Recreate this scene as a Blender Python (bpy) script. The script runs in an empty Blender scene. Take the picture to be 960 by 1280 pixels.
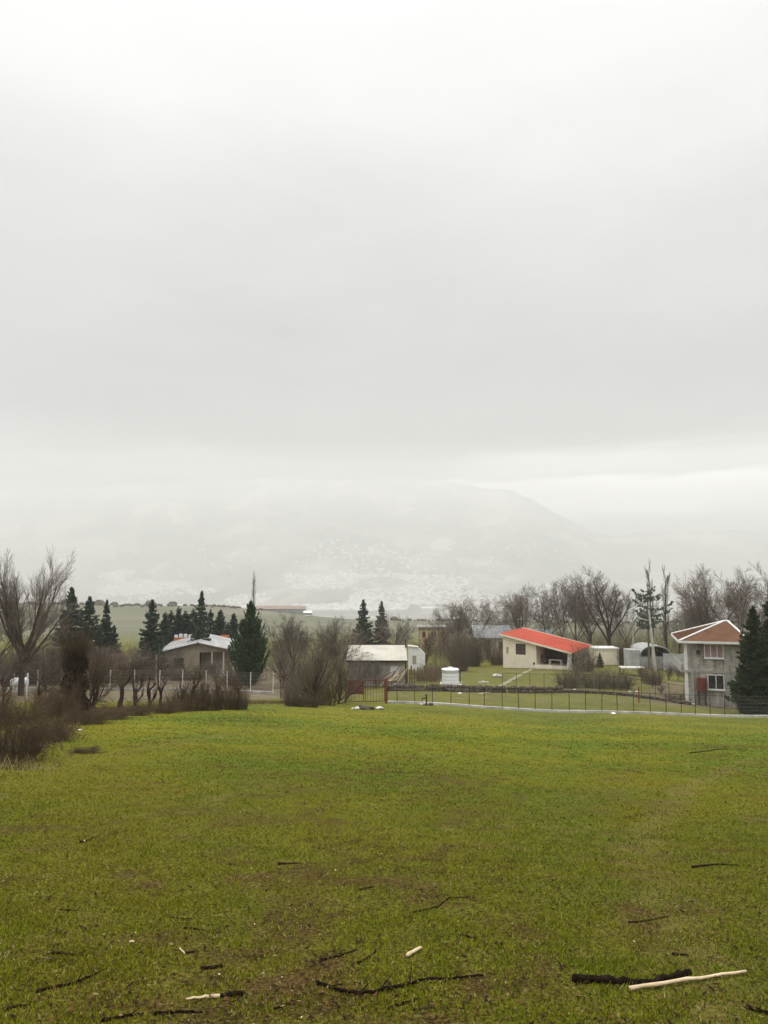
import bpy, math, random
import numpy as np
from mathutils import Vector, Matrix, noise as mnoise

SC = bpy.context.scene
COL = SC.collection
R = math.radians
rnd = random.Random(7)

# ------------------------------------------------------------------ camera
F = 924.0                       # focal length in pixels of the 960x1280 photograph
CAMZ = 1.6
PITCH = math.atan(80.0 / F)
SP, CP = math.sin(PITCH), math.cos(PITCH)
cam_d = bpy.data.cameras.new('camera')
cam_d.sensor_fit = 'VERTICAL'
cam_d.sensor_height = 36.0
cam_d.lens = F / 1280.0 * 36.0
cam_d.clip_start = 0.05
cam_d.clip_end = 30000.0
cam = bpy.data.objects.new('camera', cam_d)
COL.objects.link(cam)
cam.location = (0, 0, CAMZ)
cam.rotation_euler = (math.pi / 2 + PITCH, 0, 0)
SC.camera = cam

# ------------------------------------------------------------------ render
SC.view_settings.view_transform = 'Standard'
SC.view_settings.look = 'None'
SC.view_settings.exposure = 0.3
SC.view_settings.gamma = 1.0
SC.cycles.use_denoising = True
SC.cycles.max_bounces = 8
SC.cycles.volume_bounces = 3
SC.cycles.diffuse_bounces = 3
SC.cycles.transparent_max_bounces = 8

# ------------------------------------------------------------------ sky
SUN_EL, SUN_AZ = R(52), R(-25)           # azimuth measured from +Y towards +X
W = bpy.data.worlds.new('World')
SC.world = W
W.use_nodes = True
nt = W.node_tree
nt.nodes.clear()


def N(t, typ, **kw):
    n = t.nodes.new(typ)
    for k, v in kw.items():
        setattr(n, k, v)
    return n


def math_node(t, op, a, b=None, c=None, clamp=False):
    n = N(t, 'ShaderNodeMath', operation=op)
    n.use_clamp = clamp
    for i, s in enumerate((a, b, c)):
        if s is None:
            continue
        if isinstance(s, (int, float)):
            n.inputs[i].default_value = s
        else:
            t.links.new(s, n.inputs[i])
    return n.outputs[0]


def ramp(t, fac, stops, interp='LINEAR'):
    n = N(t, 'ShaderNodeValToRGB')
    cr = n.color_ramp
    cr.interpolation = interp
    while len(cr.elements) > 1:
        cr.elements.remove(cr.elements[-1])
    for i, (p, c) in enumerate(stops):
        if isinstance(c, (int, float)):
            c = (c, c, c)
        e = cr.elements[0] if i == 0 else cr.elements.new(p)
        e.position = p
        e.color = (c[0], c[1], c[2], 1)
    t.links.new(fac, n.inputs[0])
    return n.outputs[0]


def mixc(t, fac, a, b, blend='MIX'):
    n = N(t, 'ShaderNodeMix', data_type='RGBA', blend_type=blend)
    for s, i in ((fac, 0), (a, 6), (b, 7)):
        if isinstance(s, (int, float)):
            n.inputs[i].default_value = s
        elif isinstance(s, (tuple, list)):
            n.inputs[i].default_value = (s[0], s[1], s[2], 1)
        else:
            t.links.new(s, n.inputs[i])
    return n.outputs[2]


tc = N(nt, 'ShaderNodeTexCoord')
sep = N(nt, 'ShaderNodeSeparateXYZ')
nt.links.new(tc.outputs['Generated'], sep.inputs[0])
zc = sep.outputs[2]
# soft low frequency cloud relief, stretched sideways
mp = N(nt, 'ShaderNodeMapping')
mp.inputs['Scale'].default_value = (1.3, 1.3, 4.0)
nt.links.new(tc.outputs['Generated'], mp.inputs[0])
n1 = N(nt, 'ShaderNodeTexNoise')
n1.inputs['Scale'].default_value = 1.9
n1.inputs['Detail'].default_value = 5.0
n1.inputs['Roughness'].default_value = 0.5
nt.links.new(mp.outputs[0], n1.inputs[0])
nz = math_node(nt, 'SUBTRACT', n1.outputs[0], 0.5)
zz = math_node(nt, 'MULTIPLY_ADD', nz, 0.22, zc)
SKY_STOPS = [(0.0, (0.34, 0.34, 0.34)), (0.08, (0.29, 0.29, 0.29)), (0.13, (0.20, 0.20, 0.197)), (0.19, (0.08, 0.08, 0.078)),
             (0.27, (0.25, 0.25, 0.245)), (0.36, (0.46, 0.46, 0.452)), (0.47, (0.69, 0.692, 0.68)), (0.56, (0.84, 0.842, 0.83)),
             (0.66, (0.96, 0.96, 0.95)), (0.80, (2.2, 2.2, 2.2)), (1.0, (3.0, 3.0, 3.0))]
cl = ramp(nt, zz, SKY_STOPS)
# pale gap under the cloud sheet, to the right, with a torn edge
mp2 = N(nt, 'ShaderNodeMapping')
mp2.inputs['Scale'].default_value = (3.0, 3.0, 22.0)
nt.links.new(tc.outputs['Generated'], mp2.inputs[0])
n2 = N(nt, 'ShaderNodeTexNoise')
n2.inputs['Scale'].default_value = 2.2
n2.inputs['Detail'].default_value = 6.0
nt.links.new(mp2.outputs[0], n2.inputs[0])
zt = math_node(nt, 'MULTIPLY_ADD', math_node(nt, 'SUBTRACT', n2.outputs[0], 0.5), 0.05, zc)
gap = ramp(nt, zt, [(0.060, 0.0), (0.098, 1.0), (0.120, 1.0), (0.142, 0.0)], 'EASE')
gap2 = ramp(nt, zt, [(0.118, 0.0), (0.138, 1.0), (0.148, 1.0), (0.178, 0.0)], 'EASE')
side = ramp(nt, math_node(nt, 'MULTIPLY_ADD', sep.outputs[0], 0.5, 0.5), [(0.46, 0.0), (0.57, 0.7), (0.68, 1.0), (0.80, 0.8), (0.95, 0.1)], 'EASE')
side2 = ramp(nt, math_node(nt, 'MULTIPLY_ADD', sep.outputs[0], 0.5, 0.5), [(0.20, 0.04), (0.38, 0.12), (0.50, 0.10), (0.62, 0.40), (0.9, 0.1)], 'EASE')
front = ramp(nt, sep.outputs[1], [(0.0, 0.0), (0.5, 1.0)], 'EASE')
gm = math_node(nt, 'MULTIPLY', math_node(nt, 'MAXIMUM', math_node(nt, 'MULTIPLY', gap, side), math_node(nt, 'MULTIPLY', gap2, side2)), front)
cl = mixc(nt, gm, cl, (2.6, 2.54, 2.38))
rear = ramp(nt, zz, [(0.0, (.66, .66, .66)), (0.15, (.66, .66, .66)), (0.4, (.78, .78, .78)), (0.64, (1.05, 1.05, 1.05)), (0.80, (2.2, 2.2, 2.2)), (1.0, (3.0, 3.0, 3.0))])
cl = mixc(nt, ramp(nt, math_node(nt, 'MULTIPLY_ADD', sep.outputs[1], 0.5, 0.5), [(0.42, 1.0), (0.62, 0.0)], 'EASE'), cl, rear)
sky = N(nt, 'ShaderNodeTexSky', sky_type='NISHITA')
sky.sun_disc = False
sky.sun_elevation = SUN_EL
sky.sun_rotation = SUN_AZ
bg1 = N(nt, 'ShaderNodeBackground')
bg1.inputs[1].default_value = 0.06
nt.links.new(sky.outputs[0], bg1.inputs[0])
bg2 = N(nt, 'ShaderNodeBackground')
bg2.inputs[1].default_value = 1.0
nt.links.new(cl, bg2.inputs[0])
mx = N(nt, 'ShaderNodeMixShader')
mx.inputs[0].default_value = 0.92
nt.links.new(bg1.outputs[0], mx.inputs[1])
nt.links.new(bg2.outputs[0], mx.inputs[2])
wo = N(nt, 'ShaderNodeOutputWorld')
nt.links.new(mx.outputs[0], wo.inputs[0])

sun_d = bpy.data.lights.new('sun', 'SUN')
sun_d.energy = 1.5
sun_d.angle = R(35)
sun_d.color = (1.0, 0.96, 0.9)
sun = bpy.data.objects.new('sun', sun_d)
COL.objects.link(sun)
sdir = Vector((math.sin(SUN_AZ) * math.cos(SUN_EL), math.cos(SUN_AZ) * math.cos(SUN_EL), math.sin(SUN_EL)))
sun.rotation_euler = (-sdir).to_track_quat('-Z', 'Y').to_euler()

HAZE_DENSITY = 2.85e-4

# ------------------------------------------------------------------ helpers: naming


def tag(o, label=None, cat=None, group=None, kind=None):
    if label:
        o['label'] = label
    if cat:
        o['category'] = cat
    if group:
        o['group'] = group
    if kind:
        o['kind'] = kind
    return o


def thing(name, label, cat, loc=(0, 0, 0), rz=0.0, group=None):
    o = bpy.data.objects.new(name, None)
    o.empty_display_size = 0.3
    COL.objects.link(o)
    o.location = loc
    o.rotation_euler = (0, 0, rz)
    return tag(o, label, cat, group)


def copy_tree(o, parent=None):
    c = o.copy()
    COL.objects.link(c)
    if parent is not None:
        c.parent = parent
    for ch in list(o.children):
        copy_tree(ch, c)
    return c


# ------------------------------------------------------------------ helpers: meshes
class MB:
    def __init__(self):
        self.v = []
        self.f = []

    def quad(self, a, b, c, d):
        i = len(self.v)
        self.v += [a, b, c, d]
        self.f.append((i, i + 1, i + 2, i + 3))

    def box(self, x0, x1, y0, y1, z0, z1):
        i = len(self.v)
        self.v += [(x0, y0, z0), (x1, y0, z0), (x1, y1, z0), (x0, y1, z0), (x0, y0, z1), (x1, y0, z1), (x1, y1, z1), (x0, y1, z1)]
        for q in ((0, 3, 2, 1), (4, 5, 6, 7), (0, 1, 5, 4), (1, 2, 6, 5), (2, 3, 7, 6), (3, 0, 4, 7)):
            self.f.append(tuple(i + k for k in q))
        return self

    def hexa(self, pts):
        """eight corners: four of the bottom (counter-clockwise), four of the top"""
        i = len(self.v)
        self.v += [tuple(p) for p in pts]
        for q in ((0, 3, 2, 1), (4, 5, 6, 7), (0, 1, 5, 4), (1, 2, 6, 5), (2, 3, 7, 6), (3, 0, 4, 7)):
            self.f.append(tuple(i + k for k in q))
        return self

    def poly_xz(self, pts, y0, y1):
        """polygon in the xz plane (counter-clockwise seen from -y) extruded from y0 to y1"""
        n = len(pts)
        i = len(self.v)
        self.v += [(x, y0, z) for x, z in pts] + [(x, y1, z) for x, z in pts]
        self.f.append(tuple(range(i, i + n)))
        self.f.append(tuple(range(i + 2 * n - 1, i + n - 1, -1)))
        for k in range(n):
            a, b = k, (k + 1) % n
            self.f.append((i + a, i + n + a, i + n + b, i + b))
        return self

    def poly_yz(self, pts, x0, x1):
        n = len(pts)
        i = len(self.v)
        self.v += [(x0, y, z) for y, z in pts] + [(x1, y, z) for y, z in pts]
        self.f.append(tuple(range(i + n - 1, i - 1, -1)))
        self.f.append(tuple(range(i + n, i + 2 * n)))
        for k in range(n):
            a, b = k, (k + 1) % n
            self.f.append((i + a, i + b, i + n + b, i + n + a))
        return self

    def tube(self, pts, radii, n=6, wob=0.0, rng=None):
        pts = [Vector(p) for p in pts]
        i = len(self.v)
        up = Vector((0.13, 0.31, 0.94))
        for k, p in enumerate(pts):
            d = (pts[min(k + 1, len(pts) - 1)] - pts[max(k - 1, 0)]).normalized()
            a = d.cross(up)
            if a.length < 1e-3:
                a = d.cross(Vector((1, 0, 0)))
            a.normalize()
            b = d.cross(a)
            for j in range(n):
                t = 2 * math.pi * j / n
                r = radii[k] * (1 + (rng.uniform(-wob, wob) if rng else 0))
                self.v.append(tuple(p + (a * math.cos(t) + b * math.sin(t)) * r))
        for k in range(len(pts) - 1):
            for j in range(n):
                j2 = (j + 1) % n
                self.f.append((i + k * n + j, i + k * n + j2, i + (k + 1) * n + j2, i + (k + 1) * n + j))
        self.f.append(tuple(i + j for j in reversed(range(n))))
        self.f.append(tuple(i + (len(pts) - 1) * n + j for j in range(n)))
        return self

    def lathe(self, prof, n=20, axis='z', org=(0, 0, 0)):
        i = len(self.v)
        for r, h in prof:
            for j in range(n):
                t = 2 * math.pi * j / n
                p = (r * math.cos(t), r * math.sin(t), h)
                if axis == 'x':
                    p = (p[2], p[0], p[1])
                self.v.append((p[0] + org[0], p[1] + org[1], p[2] + org[2]))
        for k in range(len(prof) - 1):
            for j in range(n):
                j2 = (j + 1) % n
                self.f.append((i + k * n + j, i + k * n + j2, i + (k + 1) * n + j2, i + (k + 1) * n + j))
        self.f.append(tuple(i + j for j in reversed(range(n))))
        self.f.append(tuple(i + (len(prof) - 1) * n + j for j in range(n)))
        return self

    def rock(self, c, s, rng, n=1):
        """a rough stone: a jittered octahedron-like lump"""
        i = len(self.v)
        P = []
        for zl, rr, m in ((-0.5, 0.7, 5), (0.05, 1.0, 6), (0.45, 0.6, 5)):
            P.append([(c[0] + s[0] * rr * rng.uniform(.8, 1.2) * math.cos(2 * math.pi * (j + rng.uniform(-.2, .2)) / 6),
                       c[1] + s[1] * rr * rng.uniform(.8, 1.2) * math.sin(2 * math.pi * (j + rng.uniform(-.2, .2)) / 6),
                       c[2] + s[2] * (zl + rng.uniform(-.1, .1))) for j in range(6)])
        for ring in P:
            self.v += ring
        for k in range(2):
            for j in range(6):
                j2 = (j + 1) % 6
                self.f.append((i + k * 6 + j, i + k * 6 + j2, i + k * 6 + 6 + j2, i + k * 6 + 6 + j))
        self.f.append(tuple(i + j for j in reversed(range(6))))
        self.f.append(tuple(i + 12 + j for j in range(6)))
        return self

    def build(self, name, mat, parent=None, smooth=False):
        me = bpy.data.meshes.new(name)
        me.from_pydata(self.v, [], self.f)
        if smooth:
            me.polygons.foreach_set('use_smooth', [True] * len(me.polygons))
        me.update()
        return obj(name, me, mat, parent)


def obj(name, me, mat, parent=None):
    if mat and not me.materials:
        me.materials.append(mat)
    o = bpy.data.objects.new(name, me)
    COL.objects.link(o)
    if mat and me.materials[0] != mat:
        o.material_slots[0].link = 'OBJECT'
        o.material_slots[0].material = mat
    if parent is not None:
        o.parent = parent
    return o


def np_mesh(name, verts, faces, smooth=False, attrs=None):
    """faces: (M,3) or (M,4) int array; attrs: {name: per-vertex float array}"""
    me = bpy.data.meshes.new(name)
    verts = np.asarray(verts, dtype=np.float32)
    faces = np.asarray(faces, dtype=np.int32)
    m, k = faces.shape
    me.vertices.add(len(verts))
    me.vertices.foreach_set('co', verts.ravel())
    me.loops.add(m * k)
    me.loops.foreach_set('vertex_index', faces.ravel())
    me.polygons.add(m)
    me.polygons.foreach_set('loop_start', np.arange(0, m * k, k, dtype=np.int32))
    me.polygons.foreach_set('loop_total', np.full(m, k, dtype=np.int32))
    if smooth:
        me.polygons.foreach_set('use_smooth', np.ones(m, dtype=bool))
    for an, arr in (attrs or {}).items():
        a = me.attributes.new(an, 'FLOAT', 'POINT')
        a.data.foreach_set('value', np.asarray(arr, dtype=np.float32))
    me.update(calc_edges=True)
    return me


def seg_tubes(segs, n=3):
    """segs (S,8): p0 r0 p1 r1 -> verts, quads of open n-sided tubes"""
    s = np.asarray(segs, dtype=np.float64)
    p0, r0, p1, r1 = s[:, 0:3], s[:, 3], s[:, 4:7], s[:, 7]
    d = p1 - p0
    d /= np.maximum(np.linalg.norm(d, axis=1, keepdims=True), 1e-9)
    ref = np.where(np.abs(d[:, 2:3]) > .9, np.array([[1., 0, 0]]), np.array([[0, 0, 1.]]))
    a = np.cross(d, ref)
    a /= np.linalg.norm(a, axis=1, keepdims=True)
    b = np.cross(d, a)
    V = []
    for p, r in ((p0, r0), (p1, r1)):
        for j in range(n):
            t = 2 * math.pi * j / n
            V.append(p + (a * math.cos(t) + b * math.sin(t)) * r[:, None])
    V = np.stack(V, 1).reshape(-1, 3)
    base = (np.arange(len(s)) * 2 * n)[:, None]
    Q = np.stack([np.concatenate([base + j, base + (j + 1) % n, base + n + (j + 1) % n, base + n + j], 1) for j in range(n)], 1).reshape(-1, 4)
    return V, Q


# ------------------------------------------------------------------ helpers: numpy noise
def _hash(ix, iy, seed):
    h = (ix.astype(np.int64) * 374761393 + iy.astype(np.int64) * 668265263 + seed * 1442695041) & 0x7fffffff
    h = ((h ^ (h >> 13)) * 1274126177) & 0x7fffffff
    return ((h ^ (h >> 16)) & 0xffff) / 65535.0


def vnoise(x, y, seed=0):
    x, y = np.broadcast_arrays(np.asarray(x, float), np.asarray(y, float))
    ix, iy = np.floor(x), np.floor(y)
    fx, fy = x - ix, y - iy
    fx = fx * fx * (3 - 2 * fx)
    fy = fy * fy * (3 - 2 * fy)
    a, b = _hash(ix, iy, seed), _hash(ix + 1, iy, seed)
    c, d = _hash(ix, iy + 1, seed), _hash(ix + 1, iy + 1, seed)
    return (a * (1 - fx) + b * fx) * (1 - fy) + (c * (1 - fx) + d * fx) * fy


def fbm(x, y, seed=0, oct=5, gain=.5):
    s, a, t = 0, 1.0, 0
    for k in range(oct):
        s = s + a * vnoise(np.asarray(x) * 2 ** k, np.asarray(y) * 2 ** k, seed + k)
        t += a
        a *= gain
    return s / t


# ------------------------------------------------------------------ terrain
COLS = np.array([-500., 0., 240., 480., 720., 960., 1460.])
_ROWS = {  # rows of the photograph at which ground of that distance shows
    62: (866, 866, 867, 877, 888, 893, 896),
    75: (855, 855, 855, 860, 866, 882, 886),
    90: (845, 845, 845, 848, 846, 860, 866),
    108: (835, 835, 835, 836, 831, 840, 846),
    150: (812, 812, 812, 812, 812, 815, 818),
    220: (798, 798, 798, 798, 797, 798, 798),
    300: (786, 786, 786, 788, 786, 786, 786),
    400: (768, 768, 770, 780, 780, 779, 779),
    500: (752, 753, 757, 777, 778, 776, 776),
}
_YN = [0.0] + sorted(_ROWS) + [580, 700, 1100, 2200, 4800, 16000]
_ZT = []
for yy in _YN:
    if yy == 0:
        _ZT.append([0.0] * 7)
    elif yy in _ROWS:
        _ZT.append([CAMZ - (r - 720) / F * yy for r in _ROWS[yy]])
    elif yy == 580:
        _ZT.append([z - 5 for z in _ZT[-1]])
    elif yy == 700:
        _ZT.append([-46.0] * 7)
    else:
        _ZT.append([-110.0 if yy == 1100 else -228.0] * 7)
_YN = np.array(_YN, float)
_ZT = np.array(_ZT)
CREST_PX = np.array([-900., -400., 0., 150., 300., 430., 520., 590., 640., 690., 740., 790., 880., 960., 1360., 1800.])
CREST_ROW = np.array([640., 640., 622., 612., 604., 602., 606., 612., 622., 642., 662., 668., 664., 660., 650., 640.])


def _lut(px, Y):
    px = np.clip(px, COLS[0], COLS[-1])
    Y = np.clip(Y, _YN[0], _YN[-1])
    i = np.clip(np.searchsorted(_YN, Y, side='right') - 1, 0, len(_YN) - 2)
    t = (Y - _YN[i]) / (_YN[i + 1] - _YN[i])
    j = np.clip(np.searchsorted(COLS, px, side='right') - 1, 0, len(COLS) - 2)
    s = (px - COLS[j]) / (COLS[j + 1] - COLS[j])
    s = s * s * (3 - 2 * s)
    a = _ZT[i, j] * (1 - s) + _ZT[i, j + 1] * s
    b = _ZT[i + 1, j] * (1 - s) + _ZT[i + 1, j + 1] * s
    return a * (1 - t) + b * t


def gz_np(X, Y):
    X, Y = np.broadcast_arrays(np.asarray(X, float), np.asarray(Y, float))
    px = 480 + F * X / np.maximum(Y, 12.0)
    z = sum(_lut(px, Y * k) for k in (.955, .985, 1.015, 1.045)) / 4
    z = np.where(Y < 0, -0.15 * Y, z)
    z = z + 0.07 * (vnoise(X * .22, Y * .22, 3) - .5) * np.clip((Y - 2) / 10, 0, 1) + 0.03 * (vnoise(X * 1.3, Y * 1.3, 5) - .5)
    far = np.clip((Y - 250) / 400, 0, 1)
    z = z + far * 5 * (fbm(X * .004, Y * .004, 11, 4) - .5)
    s = np.clip((Y - 4800) / 4400, 0, 1.0)
    crest = CAMZ + (720 - np.interp(px, CREST_PX, CREST_ROW)) / F * 9200
    prof = s ** 1.9
    m = prof * (crest + 228.0)
    n_ = fbm(X * .00055 + 7, Y * .0004, 21, 7, .52)
    rid = 1 - np.abs(2 * fbm(X * .0008 + 3, Y * .0005 + 1, 33, 5, .5) - 1)
    m = m + ((n_ - .5) * 620 + (rid - .72) * 420) * np.clip(s * 1.6, 0, 1) * np.clip((1.0 - s) * 2.2 + .42, 0, 1) * (.30 + .70 * s)
    back = np.clip((Y - 9200) / 2400, 0, 1)
    m = m * (1 - .8 * back)
    return z + np.where(Y > 4800, m, 0)


def gz(x, y):
    return float(gz_np(x, y))


def X_at(px, Y, Z=None):
    z = CAMZ - 0.14 * Y if Z is None else Z
    x = 0
    for _ in range(3):
        x = (px - 480) / F * (Y * CP + (z - CAMZ) * SP)
        if Z is None:
            z = gz(x, Y)
    return x


def Z_at(row, Y):
    yc = (640 - row) / F
    return CAMZ + Y * (SP + yc * CP) / (CP - yc * SP)


def G(px, Y):
    x = X_at(px, Y)
    return Vector((x, Y, gz(x, Y)))


def row_of(p):
    zc_ = p[1] * CP + (p[2] - CAMZ) * SP
    return 640 - F * (-p[1] * SP + (p[2] - CAMZ) * CP) / zc_


def ground_hit(px, row, lo=2.0, hi=60.0):
    for _ in range(40):
        mid = (lo + hi) / 2
        if row_of(G(px, mid)) > row:
            lo = mid
        else:
            hi = mid
    return G(px, (lo + hi) / 2)


# ------------------------------------------------------------------ materials
def new_mat(name):
    m = bpy.data.materials.new(name)
    m.use_nodes = True
    t = m.node_tree
    t.nodes.clear()
    out = N(t, 'ShaderNodeOutputMaterial')
    b = N(t, 'ShaderNodeBsdfPrincipled')
    t.links.new(b.outputs[0], out.inputs[0])
    return m, t, b


def tex_noise(t, vec, scale, detail=4, rough=.55):
    n = N(t, 'ShaderNodeTexNoise')
    n.inputs['Scale'].default_value = scale
    n.inputs['Detail'].default_value = detail
    n.inputs['Roughness'].default_value = rough
    if vec is not None:
        t.links.new(vec, n.inputs['Vector'])
    return n.outputs[0]


def bump(t, b, h, strength, dist):
    n = N(t, 'ShaderNodeBump')
    n.inputs['Strength'].default_value = strength
    n.inputs['Distance'].default_value = dist
    t.links.new(h, n.inputs['Height'])
    t.links.new(n.outputs[0], b.inputs['Normal'])


def mat(name, c1, c2=None, scale=3.0, rough=.8, metal=0.0, stretch=None, bumps=0.0, spec=.3, per_obj=0.0, lo=.35, hi=.65):
    m, t, b = new_mat(name)
    c2 = c2 or tuple(x * .7 for x in c1)
    co = N(t, 'ShaderNodeTexCoord').outputs['Object']
    if stretch:
        mpn = N(t, 'ShaderNodeMapping')
        mpn.inputs['Scale'].default_value = stretch
        t.links.new(co, mpn.inputs[0])
        co = mpn.outputs[0]
    f = tex_noise(t, co, scale, 6, .6)
    c = ramp(t, f, [(lo, c1), (hi, c2)])
    if per_obj:
        oi = N(t, 'ShaderNodeObjectInfo').outputs['Random']
        k = math_node(t, 'MULTIPLY_ADD', oi, per_obj * 2, 1 - per_obj)
        hsv = N(t, 'ShaderNodeHueSaturation')
        t.links.new(c, hsv.inputs['Color'])
        t.links.new(k, hsv.inputs['Value'])
        c = hsv.outputs[0]
    t.links.new(c, b.inputs['Base Color'])
    b.inputs['Roughness'].default_value = rough
    b.inputs['Metallic'].default_value = metal
    b.inputs['Specular IOR Level'].default_value = spec
    if bumps:
        bump(t, b, f, .6, bumps)
    return m


def attr(t, name):
    return N(t, 'ShaderNodeAttribute', attribute_name=name).outputs['Fac']


def pos_node(t):
    return N(t, 'ShaderNodeNewGeometry').outputs['Position']


GREEN, OLIVE, STRAW, SOIL = (.096, .130, .004), (.158, .145, .008), (.29, .23, .070), (.075, .045, .015)


def meadow_color(t, p):
    big = tex_noise(t, p, .13, 3, .5)
    mid = tex_noise(t, p, .7, 7, .68)
    fine = tex_noise(t, p, 4.5, 5, .7)
    s = math_node(t, 'MULTIPLY_ADD', math_node(t, 'SUBTRACT', mid, .5), .9, big)
    c = ramp(t, s, [(.30, OLIVE), (.43, (.150, .160, .006)), (.54, GREEN), (.66, (.070, .128, .003))])
    f2 = math_node(t, 'MULTIPLY_ADD', math_node(t, 'SUBTRACT', mid, .5), .7, fine)
    st = ramp(t, f2, [(.55, 0.0), (.74, .65)])
    c = mixc(t, st, c, STRAW)
    so = ramp(t, math_node(t, 'MULTIPLY_ADD', math_node(t, 'SUBTRACT', big, .5), -.5, f2), [(.33, .9), (.46, 0.0)])
    c = mixc(t, so, c, SOIL)
    return c, fine


def make_ground_mat():
    m, t, b = new_mat('meadow_ground')
    p = pos_node(t)
    c, fine = meadow_color(t, p)
    # close ground: dark soil and moss between the blades
    tiny = tex_noise(t, p, 38.0, 4, .7)
    near = attr(t, 'near')
    soil = ramp(t, tiny, [(.36, (.022, .015, .006)), (.47, (.055, .045, .010)), (.56, (.085, .082, .012)), (.66, (.12, .105, .03)), (.76, (.22, .17, .09))])
    c = mixc(t, math_node(t, 'MULTIPLY', near, .85), c, soil)
    spk = ramp(t, tiny, [(.36, .62), (.48, 1.0), (.62, 1.25)])
    c = mixc(t, .75, c, spk, 'MULTIPLY')
    wn = ramp(t, math_node(t, 'MULTIPLY', attr(t, 'worn'), tex_noise(t, p, 2.2, 6, .7)), [(.22, 0.0), (.52, .5)])
    c = mixc(t, wn, c, (.175, .125, .055))
    c = mixc(t, math_node(t, 'MULTIPLY', attr(t, 'soil'), .85), c, ramp(t, tiny, [(.35, (.026, .015, .006)), (.52, (.060, .036, .014)), (.68, (.12, .078, .036))]))
    c = mixc(t, attr(t, 'dull'), c, ramp(t, tex_noise(t, p, .45, 6, .65), [(.34, (.094, .082, .034)), (.5, (.130, .124, .042)), (.66, (.134, .142, .044))]))
    # land cover: bare yard earth, worn tracks, far pasture
    bare = attr(t, 'bare')
    e = tex_noise(t, p, .6, 6, .65)
    ec = ramp(t, e, [(.3, (.105, .082, .052)), (.5, (.15, .122, .080)), (.7, (.19, .16, .11))])
    bf = ramp(t, math_node(t, 'MULTIPLY_ADD', math_node(t, 'SUBTRACT', e, .5), 1.1, bare), [(.38, 0.0), (.62, 1.0)])
    c = mixc(t, bf, c, ec)
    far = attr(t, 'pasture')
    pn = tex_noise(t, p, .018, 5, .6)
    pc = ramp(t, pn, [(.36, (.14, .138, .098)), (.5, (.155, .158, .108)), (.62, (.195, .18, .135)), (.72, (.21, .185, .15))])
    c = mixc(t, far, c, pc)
    t.links.new(c, b.inputs['Base Color'])
    b.inputs['Roughness'].default_value = 1.0
    b.inputs['Specular IOR Level'].default_value = .02
    h = math_node(t, 'MULTIPLY_ADD', tiny, .35, fine)
    bump(t, b, h, .45, .03)
    return m


def make_blade_mat():
    m, t, b = new_mat('grass_blades')
    p = pos_node(t)
    c, fine = meadow_color(t, p)
    nn = N(t, 'ShaderNodeVectorMath', operation='MULTIPLY_ADD')
    t.links.new(N(t, 'ShaderNodeNewGeometry').outputs['Normal'], nn.inputs[0])
    nn.inputs[1].default_value = (.45, .45, .45)
    nn.inputs[2].default_value = (0, 0, 1)
    nm = N(t, 'ShaderNodeVectorMath', operation='NORMALIZE')
    t.links.new(nn.outputs[0], nm.inputs[0])
    t.links.new(nm.outputs[0], b.inputs['Normal'])
    tint = attr(t, 'tint')
    k = ramp(t, tint, [(0.0, (.030, .019, .007)), (.14, (.075, .060, .012)), (.3, (.080, .110, .003)), (.60, (.150, .168, .004)), (.80, (.215, .190, .012)), (.93, (.30, .24, .11)), (1.0, (.42, .34, .18))])
    c = mixc(t, math_node(t, 'MULTIPLY', attr(t, 'own'), .62), c, k)
    c = mixc(t, attr(t, 'dull'), c, (.132, .128, .040))
    t.links.new(c, b.inputs['Base Color'])
    b.inputs['Roughness'].default_value = .9
    b.inputs['Specular IOR Level'].default_value = .04
    return m


def make_mountain_mat():
    m, t, b = new_mat('valley_and_mountain')
    p = pos_node(t)
    mpn = N(t, 'ShaderNodeMapping')
    mpn.inputs['Scale'].default_value = (1.0, .8, 1.0)
    t.links.new(p, mpn.inputs[0])
    v = N(t, 'ShaderNodeTexVoronoi')
    v.inputs['Scale'].default_value = .0034
    t.links.new(mpn.outputs[0], v.inputs['Vector'])
    sepc = N(t, 'ShaderNodeSeparateColor')
    t.links.new(v.outputs['Color'], sepc.inputs[0])
    big = tex_noise(t, p, .0011, 7, .64)
    fields = ramp(t, sepc.outputs[0], [(.15, (.10, .12, .06)), (.4, (.17, .165, .11)), (.7, (.30, .27, .19)), (.9, (.44, .39, .29))])
    scrub = ramp(t, tex_noise(t, p, .0055, 7, .68), [(.35, (.018, .028, .024)), (.52, (.06, .075, .045)), (.66, (.20, .18, .12)), (.76, (.5, .45, .34))])
    f = ramp(t, big, [(.42, 0.0), (.55, 1.0)])
    c = mixc(t, f, scrub, fields)
    # mist painted into the colour: upper slopes turn pale with height
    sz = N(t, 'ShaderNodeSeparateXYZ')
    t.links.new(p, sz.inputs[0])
    mist_h = math_node(t, 'MULTIPLY_ADD', math_node(t, 'SUBTRACT', tex_noise(t, p, .0016, 7, .66), .5), 700.0, sz.outputs[2])
    mist_f = ramp(t, math_node(t, 'DIVIDE', mist_h, 1200.0), [(.42, 0.0), (.80, .42)])
    c = mixc(t, mist_f, c, (.78, .79, .80))
    t.links.new(c, b.inputs['Base Color'])
    b.inputs['Roughness'].default_value = 1.0
    b.inputs['Specular IOR Level'].default_value = 0.0
    return m


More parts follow.
